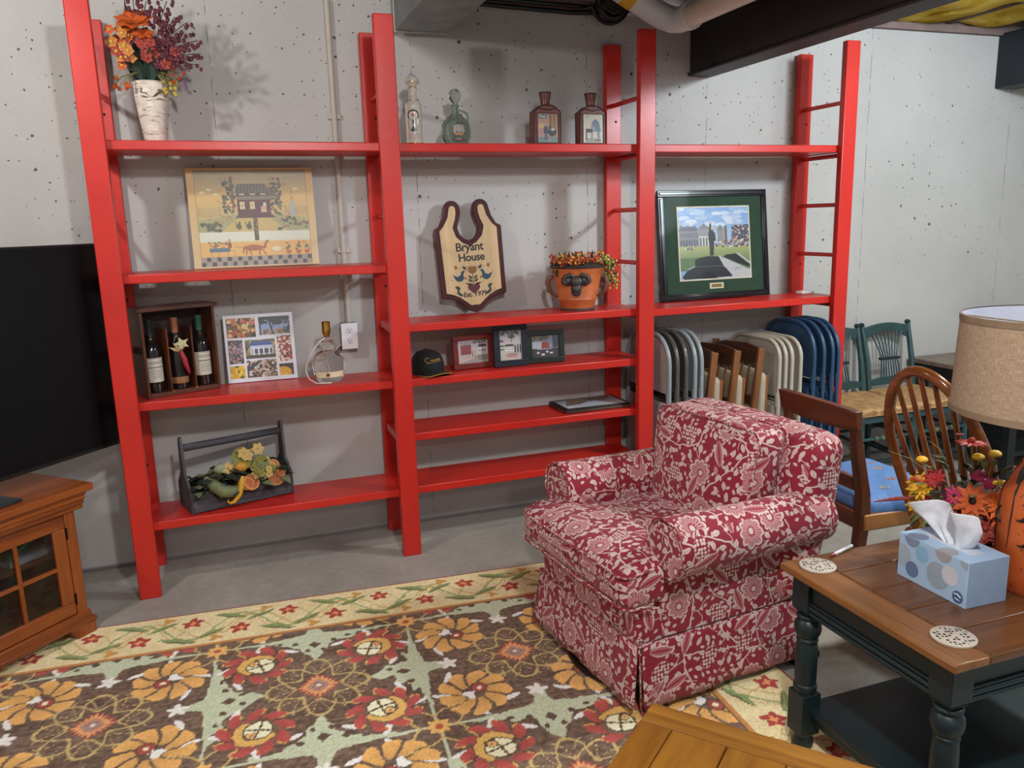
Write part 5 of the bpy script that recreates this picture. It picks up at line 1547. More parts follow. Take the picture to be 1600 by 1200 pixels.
# ================================================================== BROWN CHAIR WITH BLUE SEAT
W_br = wood('reddish_brown_chair_wood', '3c1a0c', '6b3418', 2, .7, .32)
W_brh = wood('reddish_brown_rail_wood', '3c1a0c', '6b3418', 1, .7, .32)
W_lt = wood('honey_seat_rail', '7a4a20', 'a56c34', 0, .7, .35)
def m_blueseat():
    t = NT('blue_damask')
    p = t.co()
    f = t.noise(p, 260, 2, .6)
    col = t.ramp(f, [(.3, c('4f74ad')), (.7, c('6f94c9'))])
    t.bump(f, .2, .002)
    return t.out(col, .75, spec=.3)
def blue_chair():
    r = T('dining_chair', 'brown wooden chair with curved crest and blue embroidered seat', 'chair', (3.44, -1.525, .001), math.radians(-2))
    w = .40
    for s in (-1, 1):
        y = s * w / 2
        mb = MB()
        pts = [(-.255, 0), (-.215, 0), (-.185, .25), (-.165, .42), (-.172, .52), (-.205, .66), (-.235, .79), (-.262, .79), (-.245, .66), (-.218, .52), (-.215, .42), (-.225, .25)]
        mb.prism(pts, y - .019, y + .019)
        mb.build('back_post', W_br, r, .004)
        MB().prism([(.155, 0), (.18, 0), (.198, .38), (.198, .44), (.158, .44), (.158, .38)], s * .215 - .018, s * .215 + .018).build('front_leg', W_br, r, .004)
        n = 8
        mb = MB()
        mb.prism([(-.20, .375), (.20, .375), (.20, .435), (-.20, .44)], s * (.215) - .012, s * .215 + .012)
        mb.build('side_rail', W_lt, r, .006)
    n = 14
    vs, fs = [], []
    for i in range(n + 1):
        q = 2 * i / n - 1
        y = q * (w / 2 + .028)
        x = -.262 - .028 * (1 - q * q) 
        z0, z1 = .775 - .006 * (1 - q * q), .862 - .012 * q * q
        vs += [(x - .0, y, z0), (x + .026, y, z0), (x + .022, y, z1), (x - .014, y, z1)]
    for i in range(n):
        a = i * 4
        for k in range(4): fs.append((a + k, a + (k + 1) % 4, a + 4 + (k + 1) % 4, a + 4 + k))
    fs += [(3, 2, 1, 0), (n * 4, n * 4 + 1, n * 4 + 2, n * 4 + 3)]
    MB().add(vs, fs).build('crest_rail', W_brh, r, .004)
    MB().bx(-.205, -.182, -w / 2, w / 2, .52, .57).build('lower_back_rail', W_brh, r, .003)
    MB().bx(-.21, -.175, -.2, .2, .375, .44).build('rear_rail', W_brh, r, .004)
    MB().bx(.165, .198, -.2, .2, .375, .44).build('front_rail', W_brh, r, .004)
    mb = MB().cushion((.40, .47, .075), .030, (0, 0, .022), 10)
    mb.v = [(x, y * (1 + .10 * x / .2), z) for x, y, z in mb.v]
    st = mb.build('seat_cushion', m_blueseat(), r, loc=(.022, 0, .456))
    for k, (x, y, col, nm) in enumerate(((.02, -.08, 'a8604a', 'rust'), (.07, .05, 'b9905a', 'gold'), (-.06, -.14, 'b9a27a', 'straw'), (-.08, .06, 'a8604a', 'rust'), (.1, .13, 'a8604a', 'rust'))):
        mb = MB()
        for q in range(6):
            a = q * PI / 3
            mb.tube([(x + .016 * math.cos(a) - .006, y + .012 * math.sin(a), 0), (x + .016 * math.cos(a) + .006, y + .012 * math.sin(a), 0)], .0042, 6)
        mb.tube([(x, y, 0), (x + .03, y + .012, 0), (x + .038, y + .004, 0)], .0016, 5)
        zz = .0378 + .021 * (1 - (x / .185) ** 2) * (1 - (y / .225) ** 2)
        mb.v = [(a, b, c_ * .5 + zz) for a, b, c_ in mb.v]
        mb.build('embroidered_sprig', pm(nm + '_embroidery', col, .8), st)
    return r
blue_chair()

# ================================================================== WINDSOR
def windsor():
    r = T('windsor_chair', 'brown hoop-back spindle chair behind the side table flowers', 'chair', (3.49, -2.06, .001), math.radians(4))
    wd = wood('glossy_brown_windsor', '4a2410', '80461f', 2, .6, .22)
    wh = wood('glossy_brown_hoop', '5a2c12', '8f5226', 1, .5, .18)
    hw, zt = .205, .635
    def hp(a):
        # hoop leaning back to -x; a from 0 (near foot) to 1 (far foot)
        t = PI * a
        y = -math.cos(t) * hw * (1 if .0 < a < 1 else 1)
        zz = math.sin(t) ** .62 * zt
        y *= (.70 + .30 * min(1, zz / (zt * .6)))
        return Vector((-.175 - .235 * (zz / zt) ** 1.1, y, .43 + zz))
    MB().tube([hp(a) for a in np.linspace(0, 1, 40)], .0175, 12).build('hoop', wh, r)
    for i in range(7):
        q = (i - 3) / 3
        yb = q * .105
        yt = q * .148
        zz = math.sqrt(max(0, 1 - (yt / hw) ** 2)) ** .62 * zt
        b = Vector((-.165 + .012 * q * q, yb, .43)); t = Vector((-.175 - .235 * (zz / zt) ** 1.1, yt, .43 + zz - .006))
        m = b.lerp(t, .28)
        MB().tube([b, b.lerp(t, .15), m, b.lerp(t, .6), t], [.008, .0115, .0145, .010, .0078], 10).build('spindle', wd, r)
    mb = MB().cushion((.43, .42, .045), .020, (0, 0, -.008), 8)
    mb.v = [(x, y * (1 - .12 * max(0, -x / .2)), z) for x, y, z in mb.v]
    mb.build('saddle_seat', wh, r, loc=(.0, 0, .425))
    for sx in (-1, 1):
        for sy in (-1, 1):
            MB().tube([(sx * .13, sy * .13, .41), (sx * .15, sy * .15, .3), (sx * .165, sy * .165, .18), (sx * .19, sy * .19, 0)], [.014, .021, .018, .013], 12).build('leg', wd, r)
    for sy in (-1, 1): MB().tube([(-.165, sy * .165, .18), (0, sy * .165, .18), (.165, sy * .165, .18)], [.009, .014, .009], 10).build('side_stretcher', wd, r)
    MB().tube([(0, -.165, .18), (0, 0, .18), (0, .165, .18)], [.009, .013, .009], 10).build('cross_stretcher', wd, r)
windsor()

# ================================================================== GREEN SIDE TABLE
M_grn = pm('dark_bottle_green_paint', '14262a', .42, var=.15, vs=8)
def end_table():
    r = T('end_table', 'dark green end table with brown plank top and turned legs', 'table', (2.475, -2.815, 0))
    Lx, Ly, zt = .78, .600, .582
    wx = wood('brown_plank_x', '523420', '7a4e2c', 0, .8, .28, .05)
    wy = wood('brown_plank_y', '6c4624', '9a6434', 1, .8, .28, .05)
    top = MB()
    g = .0012
    top.bx(0, .105, 0, Ly, zt - .022, zt, 1)
    n = 5
    for i in range(n):
        y0 = Ly * i / n
        top.bx(.105 + g, Lx - .1 - g, y0 + (g if i else 0), Ly * (i + 1) / n - (g if i < n - 1 else 0), zt - .022, zt, 0)
    top.bx(Lx - .1, Lx, 0, Ly, zt - .022, zt, 1)
    top.build('plank_top', [wx, wy], r, .005, 3)
    i0, i1 = .028, .026
    def apron(p0, p1, nrm):
        (xa, ya), (xb, yb) = p0, p1
        mb = MB()
        d = Vector((xb - xa, yb - ya, 0)); L = d.length
        M = Matrix.Translation((xa, ya, 0)) @ rotm(0, 0, math.atan2(d.y, d.x))
        mb.bx(0, L, 0, .02, .445, .56, 0, M)
        mb.build('apron', M_grn, r, .002)
        md = MB()
        for z, rr in ((.486, .0055), (.472, .0075), (.456, .0065)):
            md.tube([(0, -.001, z), (L, -.001, z)], rr, 10, False, 0, M)
        md.build('reeded_moulding', M_grn, r)
    lw = .066
    x0, x1, y0, y1 = i0, Lx - i0, i1, Ly - i1
    apron((x0 + .012, y1 - lw), (x0 + .012, y0 + lw), 0)
    apron((x0 + lw, y0 + .012), (x1 - lw, y0 + .012), 0)
    apron((x1 - .012, y0 + lw), (x1 - .012, y1 - lw), 0)
    apron((x1 - lw, y1 - .012), (x0 + lw, y1 - .012), 0)
    prof = [(0, .19), (.030, .19), (.031, .2), (.0335, .206), (.0335, .216), (.029, .222), (.031, .23), (.0315, .3), (.0295, .345), (.0275, .352), (.031, .357), (.031, .362), (.0275, .366), (.036, .380), (.0385, .395), (.037, .410), (.030, .420), (.0265, .424), (.032, .428), (.034, .434), (.030, .440), (0, .44)]
    for x in (x0 + lw / 2, x1 - lw / 2):
        for y in (y0 + lw / 2, y1 - lw / 2):
            lg = MB()
            h = lw / 2
            lg.bx(x - h, x + h, y - h, y + h, .455, zt - .022)
            lg.add([(x + a * q, y + b * q, z) for z, q in ((.438, h * .66), (.455, h)) for a, b in ((-1, -1), (1, -1), (1, 1), (-1, 1))], [(3, 2, 1, 0), (0, 1, 5, 4), (1, 2, 6, 5), (2, 3, 7, 6), (3, 0, 4, 7)])
            lg.lathe(prof, 24, 0, TR(x, y, 0))
            lg.bx(x - h * .98, x + h * .98, y - h * .98, y + h * .98, .062, .192)
            zf = .0115 if x < .2 else 0
            lg.lathe([(0, zf), (.018, zf), (.030, .02), (.032, .035), (.026, .05), (.03, .062), (0, .063)], 20, 0, TR(x, y, 0))
            lg.build('turned_leg', M_grn, r, .002)
    MB().bx(x0 + .03, x1 - .03, y0 + .03, y1 - .03, .128, .150).build('lower_shelf', M_grn, r, .004)
    MB().bx(x0 + .04, x1 - .04, y0 + .04, y1 - .04, .098, .128).build('shelf_rail', M_grn, r, .003)
end_table()
ZT = .582
def m_coaster():
    t = NT('black_on_cream_coaster')
    p = t.co()
    q = t.mapv(p, (1, 1, .001), (0, 0, .5))
    v = t.vor(q, 104, .45)
    d = t.math('SUBTRACT', 1.0, t.step(v.outputs['Distance'], .37, .42))
    rr = t.vm('LENGTH', t.vm('MULTIPLY', p, (1, 1, 0)))
    keep = t.step(t.sep(v.outputs['Color'])[0], .12, .16)
    inn = t.math('MULTIPLY', t.math('SUBTRACT', 1.0, t.step(rr, .0435, .0445)), t.step(t.noise(q, 45, 2), .30, .34))
    return t.out(t.mix(t.math('MULTIPLY', t.math('MULTIPLY', d, inn), keep), c('c3b8a9'), c('221f20')), .6)
MCO = m_coaster()
for (x, y, l) in ((2.552, -2.283, 'round cream and black coaster beside the white pen'), (2.572, -2.722, 'round cream and black coaster at the near corner of the table')):
    r = T('coaster', l, 'coaster', (x, y, ZT + .0004), rnd.random(), group='round patterned coasters on the end table')
    MB().lathe([(0, 0), (.0495, 0), (.050, .001), (.050, .0045), (.0488, .0055), (0, .0055)], 40).build('disc', MCO, r)
r = T('pen', 'white pen with red cap lying on the end table', 'pen', (2.628, -2.248, ZT + .0058), math.radians(18))
MB().tube([(.018, 0, 0), (.02, 0, 0), (.112, 0, 0), (.114, 0, 0)], [.004, .0052, .0052, .004], 14).build('barrel', pm('white_pen_plastic', 'd8d8da', .3, var=.03), r)
MB().tube([(-.008, 0, 0), (.0, 0, 0), (.006, 0, 0), (.018, 0, 0)], [.0012, .003, .0045, .0049], 14).build('red_tip', pm('dark_red_plastic', '7a2622', .3), r)

# ---- tissue box
def tissue():
    r = T('tissue_box', 'pale blue tissue box with dot pattern and tissue sticking out', 'tissue box', (2.782, -2.518, ZT + .0004), math.radians(-1.5))
    w, L, h = .132, .225, .122
    bl = pm('pale_blue_card', 'a5c2de', .5, var=.03)
    sd = pm('greyblue_card', '8ea7c4', .5, var=.05)
    mb = MB()
    mb.bx(-w / 2, w / 2, -L / 2, L / 2, 0, h - .002)
    mb.build('carton', bl, r, .001)
    t4 = MB()
    hw, hl = .022, .078
    t4.bx(-w / 2, -hw, -L / 2, L / 2, h - .002, h).bx(hw, w / 2, -L / 2, L / 2, h - .002, h).bx(-hw, hw, -L / 2, -hl, h - .002, h).bx(-hw, hw, hl, L / 2, h - .002, h)
    t4.build('carton_top', bl, r)
    MB().bx(-hw, hw, -hl, hl, h - .0019, h - .0012).build('slot', pm('slot_film', 'c8d2de', .25), r)
    MB().bx(-w / 2 + .001, w / 2 - .001, -L / 2 - .0008, -L / 2, .001, h - .001).build('end_panel', sd, r)
    def dot(y, z, R, col, nm, face='s', e=0):
        n = 28
        pts = []
        for i in range(n):
            a = 2 * PI * i / n
            yy, zz = y + R * math.cos(a), z + R * math.sin(a)
            if face == 's': pts.append((max(-L / 2 + .001, min(L / 2 - .001, yy)), max(.001, min(h - .001, zz))))
            else: pts.append((max(-w / 2 + .001, min(w / 2 - .001, yy)), max(-L / 2 + .001, min(L / 2 - .001, zz))))
        m = pm(nm, col, .5, var=.06)
        if face == 's':
            mb = MB().add([(-w / 2 - .0004 - e, a, b) for a, b in pts] , [tuple(reversed(range(n)))])
        else:
            mb = MB().add([(a, b, h + .0004 + e) for a, b in pts], [tuple(range(n))])
        mb.build('printed_dot', m, r, sm=0)
    dot(.1, .062, .032, '9fb0bf', 'dot_grey', 's'); dot(.062, .034, .022, '63799c', 'dot_slate', 's', .0002); dot(.032, .088, .022, '86b4d4', 'dot_sky', 's')
    dot(-.022, .052, .036, '96a6b4', 'dot_grey2', 's'); dot(-.06, .068, .026, 'c9c9d2', 'dot_pale', 's', .0002); dot(.068, .122, .026, '7d8ca6', 'dot_slate2', 's', .0001)
    dot(-.035, .12, .026, 'a09c9e', 'dot_taupe', 's', .0001); dot(-.105, .12, .018, '9aa6b4', 'dot_grey3', 's')
    dot(-.045, .07, .026, '7d8ca6', 'dot_slate2', 't'); dot(-.052, -.036, .024, 'a09c9e', 'dot_taupe', 't'); dot(.05, .02, .02, 'a8bed4', 'dot_ice', 't')
    dot(-.088, .022, .0165, '4a648c', 'logo_oval', 's', .0004)
    MB().tube([(-w / 2 - .0012, -.077, .027), (-w / 2 - .0012, -.086, .030), (-w / 2 - .0012, -.098, .024)], .0017, 6).tube([(-w / 2 - .0012, -.08, .017), (-w / 2 - .0012, -.095, .015)], .001, 6).build('logo_script', pm('white_print', 'd5dae4', .5), r)
    # tissue
    n, k = 15, 13
    vs = []
    rs = np.random.RandomState(2)
    for j in range(k):
        v = j / (k - 1)
        for i in range(n):
            u = 2 * i / (n - 1) - 1
            wid = .028 + .072 * min(1, v * 1.5) ** .8
            y = u * wid + .035 * v - .01
            z = h - .004 + .112 * v - .036 * max(0, u) ** 2 * v * v - .012 * max(0, -u) * v
            x = .018 * math.sin(u * 5.5 + 1) * (.3 + v) + .010 * math.sin(u * 11 + v * 4) - .045 * v * v * (.4 + .6 * max(0, u)) 
            vs.append((x, y, z))
    fs = [(j * n + i, j * n + i + 1, (j + 1) * n + i + 1, (j + 1) * n + i) for j in range(k - 1) for i in range(n - 1)]
    m = NT('white_tissue')
    o = MB().add(vs, fs).build('tissue', m.out(m.ramp(m.noise(m.co(), 40, 3), [(.3, c('d9dae2')), (.7, c('ecedf2'))]), .9, **{'Subsurface Weight': .15}), r, sub=1)
    s_ = o.modifiers.new('t', 'SOLIDIFY'); s_.thickness = .0006
tissue()

# ---- lamp
def m_burlap():
    t = NT('burlap')
    p = t.co()
    x, y, z = t.sep(p)
    ang = t.math('ARCTAN2', y, x)
    a = t.noise(t.n('ShaderNodeCombineXYZ').outputs[0], 1)
    cb_ = t.n('ShaderNodeCombineXYZ')
    t.put(cb_.inputs[0], t.math('MULTIPLY', ang, 160)); t.put(cb_.inputs[1], t.math('MULTIPLY', z, 60))
    n1 = t.noise(cb_.outputs[0], 1.0, 3, .6)
    cc = t.n('ShaderNodeCombineXYZ')
    t.put(cc.inputs[0], t.math('MULTIPLY', ang, 9)); t.put(cc.inputs[1], t.math('MULTIPLY', z, 760))
    n2 = t.noise(cc.outputs[0], 1.0, 3, .6)
    f = t.math('ADD', t.math('MULTIPLY', n1, .5), t.math('MULTIPLY', n2, .5))
    col = t.ramp(f, [(.3, c('7c6652')), (.5, c('a58c74')), (.68, c('cdb9a1'))])
    slub = t.step(t.noise(t.mapv(p, (1, 1, 2)), 36, 3), .72, .78)
    col = t.mix(t.math('MULTIPLY', slub, .6), col, c('5a4636'))
    t.bump(f, .6, .003)
    return t.out(col, .9, spec=.2)
def table_lamp():
    r = T('table_lamp', 'burlap shade table lamp with orange painted can base', 'lamp', (2.985, -2.605, ZT + .0004))
    z0, z1 = .475, .722
    R0, R1 = .236, .226
    bm = m_burlap()
    n = 64
    MB().lathe([(R0 - .0015, z0), (R0, z0), (R1, z1), (R1 - .0015, z1)], n, cap=False).build('lamp_shade', bm, r)
    MB().lathe([(R1 - .002, z1 - .002), (R0 - .002, z0 + .002), (R0 - .004, z0 + .002), (R1 - .004, z1 - .002), (R1 - .002, z1 - .002)], n, cap=False).build('shade_lining', pm('white_shade_lining', 'c9cede', .7, var=.03), r)
    hem = pm('burlap_hem', '86705a', .9, var=.2, bump=.3, bs=300)
    for R, a, b in ((R1, z1 - .016, z1), (R0, z0, z0 + .016)):
        MB().lathe([(R - .001, a - .001), (R + .0025, a), (R + .0025, b), (R - .003, b + .001)], n, cap=False).build('shade_hem', hem, r)
    st = pm('brass_harp', '8a7a58', .3, .8)
    MB().tube([(0, 0, z1 - .03), (R1 - .006, 0, z1 - .012)], .002, 6).tube([(0, 0, z1 - .03), (-R1 * .5, R1 * .85, z1 - .012)], .002, 6).tube([(0, 0, z1 - .03), (-R1 * .5, -R1 * .85, z1 - .012)], .002, 6).build('shade_spider', st, r)
    MB().tube([(0, 0, .42), (0, 0, .50)], .018, 14).tube([(0, 0, .5), (0, 0, z1 - .02)], .004, 8).build('socket_stem', st, r)
    t = NT('orange_painted_metal')
    p = t.co()
    f = t.noise(p, 9, 4)
    sp = t.step(t.noise(p, 55, 3), .66, .70)
    col = t.mix(t.math('MULTIPLY', sp, .7), t.ramp(f, [(.3, c('a84a1e')), (.7, c('c8642c'))]), c('3a2218'))
    m = t.out(col, .5)
    MB().lathe([(0, .0), (.088, .0), (.096, .012), (.1, .05), (.1, .20), (.094, .26), (.075, .305), (.058, .335), (.052, .36), (.052, .40), (.04, .41), (0, .415)], 48).build('can_base', m, r)
    dk = pm('black_brush_paint', '1d1a1c', .5)
    prof = [(.1, .05), (.1, .20), (.094, .26), (.075, .305), (.058, .335), (.052, .36), (.052, .40)]
    def on(a, z, e=.001):
        R = np.interp(z, [q[1] for q in prof], [q[0] for q in prof]) + e
        return (R * math.cos(a), R * math.sin(a), z)
    fa = math.radians(205)
    for (da, z, s) in ((-.35, .225, 1), (-.25, .16, 1), (.35, .225, -1), (.3, .16, -1), (.9, .2, 1), (-.95, .2, -1)):
        pts = [on(fa + da + s * .22 * math.cos(q), z + .022 * math.sin(q)) for q in np.linspace(-1.9, 1.4, 12)]
        MB().tube(pts, [.0005 + .006 * math.sin(PI * i / 11) ** 1.2 for i in range(12)], 8).build('painted_petal', dk, r)
    for da in (0.05, .6, -.6, 1.4, -1.4):
        MB().tube([on(fa + da, .12), on(fa + da + .05, .2), on(fa + da + .02, .27), on(fa + da, .32), on(fa + da, .35)], [.0008, .002, .003, .002, .0008], 6).build('painted_line', dk, r)
    MB().tube([on(fa - .6, .345), on(fa - .62, .32), on(fa - .65, .29)], [.006, .011, .004], 10).build('painted_dab', dk, r)
table_lamp()

# ---- flowers on the table
def pumpkin_flowers():
    r = T('flower_pot', 'low dark pot with painted pumpkin beside the orange lamp', 'pot', (3.015, -2.385, ZT + .0004))
    MB().lathe([(0, 0), (.055, 0), (.062, .006), (.075, .04), (.078, .07), (.07, .075), (.066, .06), (0, .05)], 28).build('pot_body', pm('dark_glazed_pot', '251e24', .25, var=.3), r)
    mb = MB()
    for i in range(7):
        a = PI * (i / 6) + PI
        mb.ball((.026 * math.cos(a), .016 * math.sin(a), 0), .024, 10, 0, TR(.0, -.068, .034), (1, .8, 1.0))
    mb.build('pumpkin_relief', pm('orange_glaze', 'b85a22', .25, var=.2), r)
    MB().lathe([(.066, .068), (.088, .070), (.09, .076), (.086, .08), (.066, .078)], 28, cap=False).build('straw_rim', pm('tan_straw_rim', '8a6238', .7, var=.2), r)
    b = T('flower_arrangement', 'orange, red and yellow artificial flowers in the dark pot', 'flowers', (3.015, -2.385, ZT + .088))
    rs = random.Random(31)
    MB().ball((0, 0, .07), .085, 12, sc=(1, 1, .75)).build('foliage_core', G_dark, b)
    V = Vector((-.80, -.60, 0)); SX = Vector((.60, -.80, 0))       # towards the viewer / across
    def at(h, z, d): return Vector((0, 0, z)) + SX * h + V * d
    for i in range(80):
        h = rs.uniform(-.13, .13); z = rs.uniform(.02, .20); d = rs.uniform(.0, .09)
        p = at(h, z, d)
        MB().leaf(p, SX * (h * 5) + V * .5 + Vector((0, 0, (z - .07) * 8)), .06, .02, 0, .3).build('leaf', [G_olive, G_dark, G_olive, G_leaf, G_sage][i % 5], b)
    big = [(-.005, .105, .105, .052, P_org, 10, 'k'), (.06, .105, .10, .045, pm('bright_orange_petal', 'd2601a', .6, var=.2), 12, 'g'), (-.05, .11, .10, .032, P_pink, 10, 'k'), (-.062, .082, .10, .035, P_rust, 9, 'k'),
           (-.115, .05, .07, .04, P_red, 9, 'k'), (-.03, .035, .10, .042, P_rust, 8, 'k'), (.03, .03, .10, .045, P_rust, 7, 'o'), (.065, .07, .09, .038, P_org, 9, 'o'), (-.14, .115, .06, .042, P_yel, 12, 'y'), (-.15, .06, .05, .032, P_yel, 10, 'y'),
           (-.105, .145, .07, .032, P_red, 10, 'r'), (.085, .14, .07, .028, P_pink, 12, 'r'), (.075, .02, .09, .04, P_rust, 6, 'o'), (0.0, -.0, .09, .04, P_rust, 6, 'o'), (.1, .19, .05, .024, P_org, 9, 'r'), (.095, .165, .06, .026, P_org, 9, 'y'), (.03, .15, .07, .02, P_pink, 8, 'r'), (.0, .165, .06, .022, P_pink, 8, 'r')]
    cm = {'k': pm('dark_flower_eye', '1d120c', .8), 'g': pm('green_flower_eye', '5a5a24', .8), 'o': P_rust, 'y': pm('ochre_eye', 'b8861c', .8), 'r': P_red}
    for (h, z, d, R, m, k, e) in big:
        p = at(h, z, d)
        mb = MB()
        nn = V * 1.0 + SX * h * 3 + Vector((0, 0, .35 + z * 1.2))
        mb.flower(p, nn, R, k, 0, .22, 1, .2, .95)
        mb.flower(p + V * .004, nn, R * .72, k, 0, .45, 1, 0, .9)
        mb.build('blossom', [m, cm[e]], b)
    for (h, z, d) in ((-.145, .185, .03), (-.005, .21, .02), (.035, .225, .02), (.115, .18, .05), (.06, .16, .07), (.045, .155, .07), (.075, .158, .07)):
        p = at(h, z, d)
        mb = MB().ball(p, .017 if z > .17 else .011, 10, 0, None, (1, 1, .6))
        mb.tube([p - Vector((0, 0, .004)), p * .6 + Vector((0, 0, .01)), (p.x * .2, p.y * .2, .03)], .0016, 6, False, 1)
        mb.build('button_flower', [P_yel, M_stem], b)
    p = at(-.025, .25, .02)
    MB().flower(p, (0, 0, 1), .042, 12, 0, .05, 0, .25).tube([p, p * .5, (0, 0, .05)], .0018, 6, False, 1).build('blossom', [pm('scarlet_petal', 'b53220', .6), M_stem], b)
    p = at(-.055, .27, .02)
    MB().flower(p, (0, 0, 1), .012, 8, 0, .2, 0, .2).tube([p, at(-.035, .22, .02), (0, 0, .05)], .0014, 6, False, 1).build('small_blossom', [P_pink, M_stem], b)
    for (h, z, dx, dz, L) in ((-.11, .14, -.9, .55, .14), (-.07, .16, -.5, .9, .12), (.1, .12, .6, .9, .11)):
        p = at(h, z, .04)
        MB().tube([p, p + SX * dx * L * .5 + Vector((0, 0, dz * L * .6)), p + SX * dx * L + Vector((0, 0, dz * L * .8))], [.0014, .0012, .0006], 6).build('grass_blade', M_stem, b)
    p = at(-.15, .075, .06)
    mb = MB().tube([p, p + SX * -.05 + Vector((0, 0, -.01)), p + SX * -.11 + Vector((0, 0, -.03))], [.004, .006, .0015], 8)
    for q in range(14):
        t_ = q / 13
        mb.leaf(p + SX * -.11 * t_ + Vector((0, 0, -.03 * t_ ** 1.4)), SX * -1 + Vector((0, 0, .6 if q % 2 else -.6)) , .018, .006)
    mb.build('russet_plume', P_rust, b)
    p = at(-.135, .13, .07)
    MB().tube([p, p + SX * -.02 + Vector((0, 0, .01)), p + SX * -.035 + Vector((0, 0, .0))], [.004, .009, .003], 8).build('orange_pod', P_org, b)
pumpkin_flowers()

# ================================================================== COFFEE TABLE
def coffee():
    a = math.radians(-50.2)
    r = T('coffee_table', 'honey oak coffee table corner nearest the viewer', 'table', (1.905, -2.492, 0), a)
    L, Wd, zt = 1.15, .60, .44
    oa = wood('honey_oak_x', '80501a', 'a8742c', 0, .9, .3, .05)
    ob = wood('honey_oak_y', '7a4a16', 'a06c26', 1, .9, .3, .05)
    mb = MB()
    f, g = .075, .0013
    mb.bx(0, L, -f, 0, zt - .03, zt, 0).bx(0, L, -Wd, -Wd + f, zt - .03, zt, 0)
    mb.bx(0, f, -Wd + f, -f, zt - .03, zt, 1).bx(L - f, L, -Wd + f, -f, zt - .03, zt, 1)
    n = 8
    for i in range(n):
        xa, xb = f + (L - 2 * f) * i / n, f + (L - 2 * f) * (i + 1) / n
        mb.bx(xa + g, xb - g, -Wd + f + g, -f - g, zt - .028, zt - .0008, 1)
    mb.build('plank_top', [oa, ob], r, .003)
    for (xa, xb, ya, yb) in ((.03, L - .03, -.05, -.03), (.03, L - .03, -Wd + .03, -Wd + .05), (.03, .05, -Wd + .05, -.05), (L - .05, L - .03, -Wd + .05, -.05)):
        MB().bx(xa, xb, ya, yb, zt - .11, zt - .03).build('apron', oa, r, .002)
    for x in (.055, L - .055):
        for y in (-.055, -Wd + .055): MB().bx(x - .032, x + .032, y - .032, y + .032, .0115, zt - .03).build('leg', oa, r, .004)
coffee()

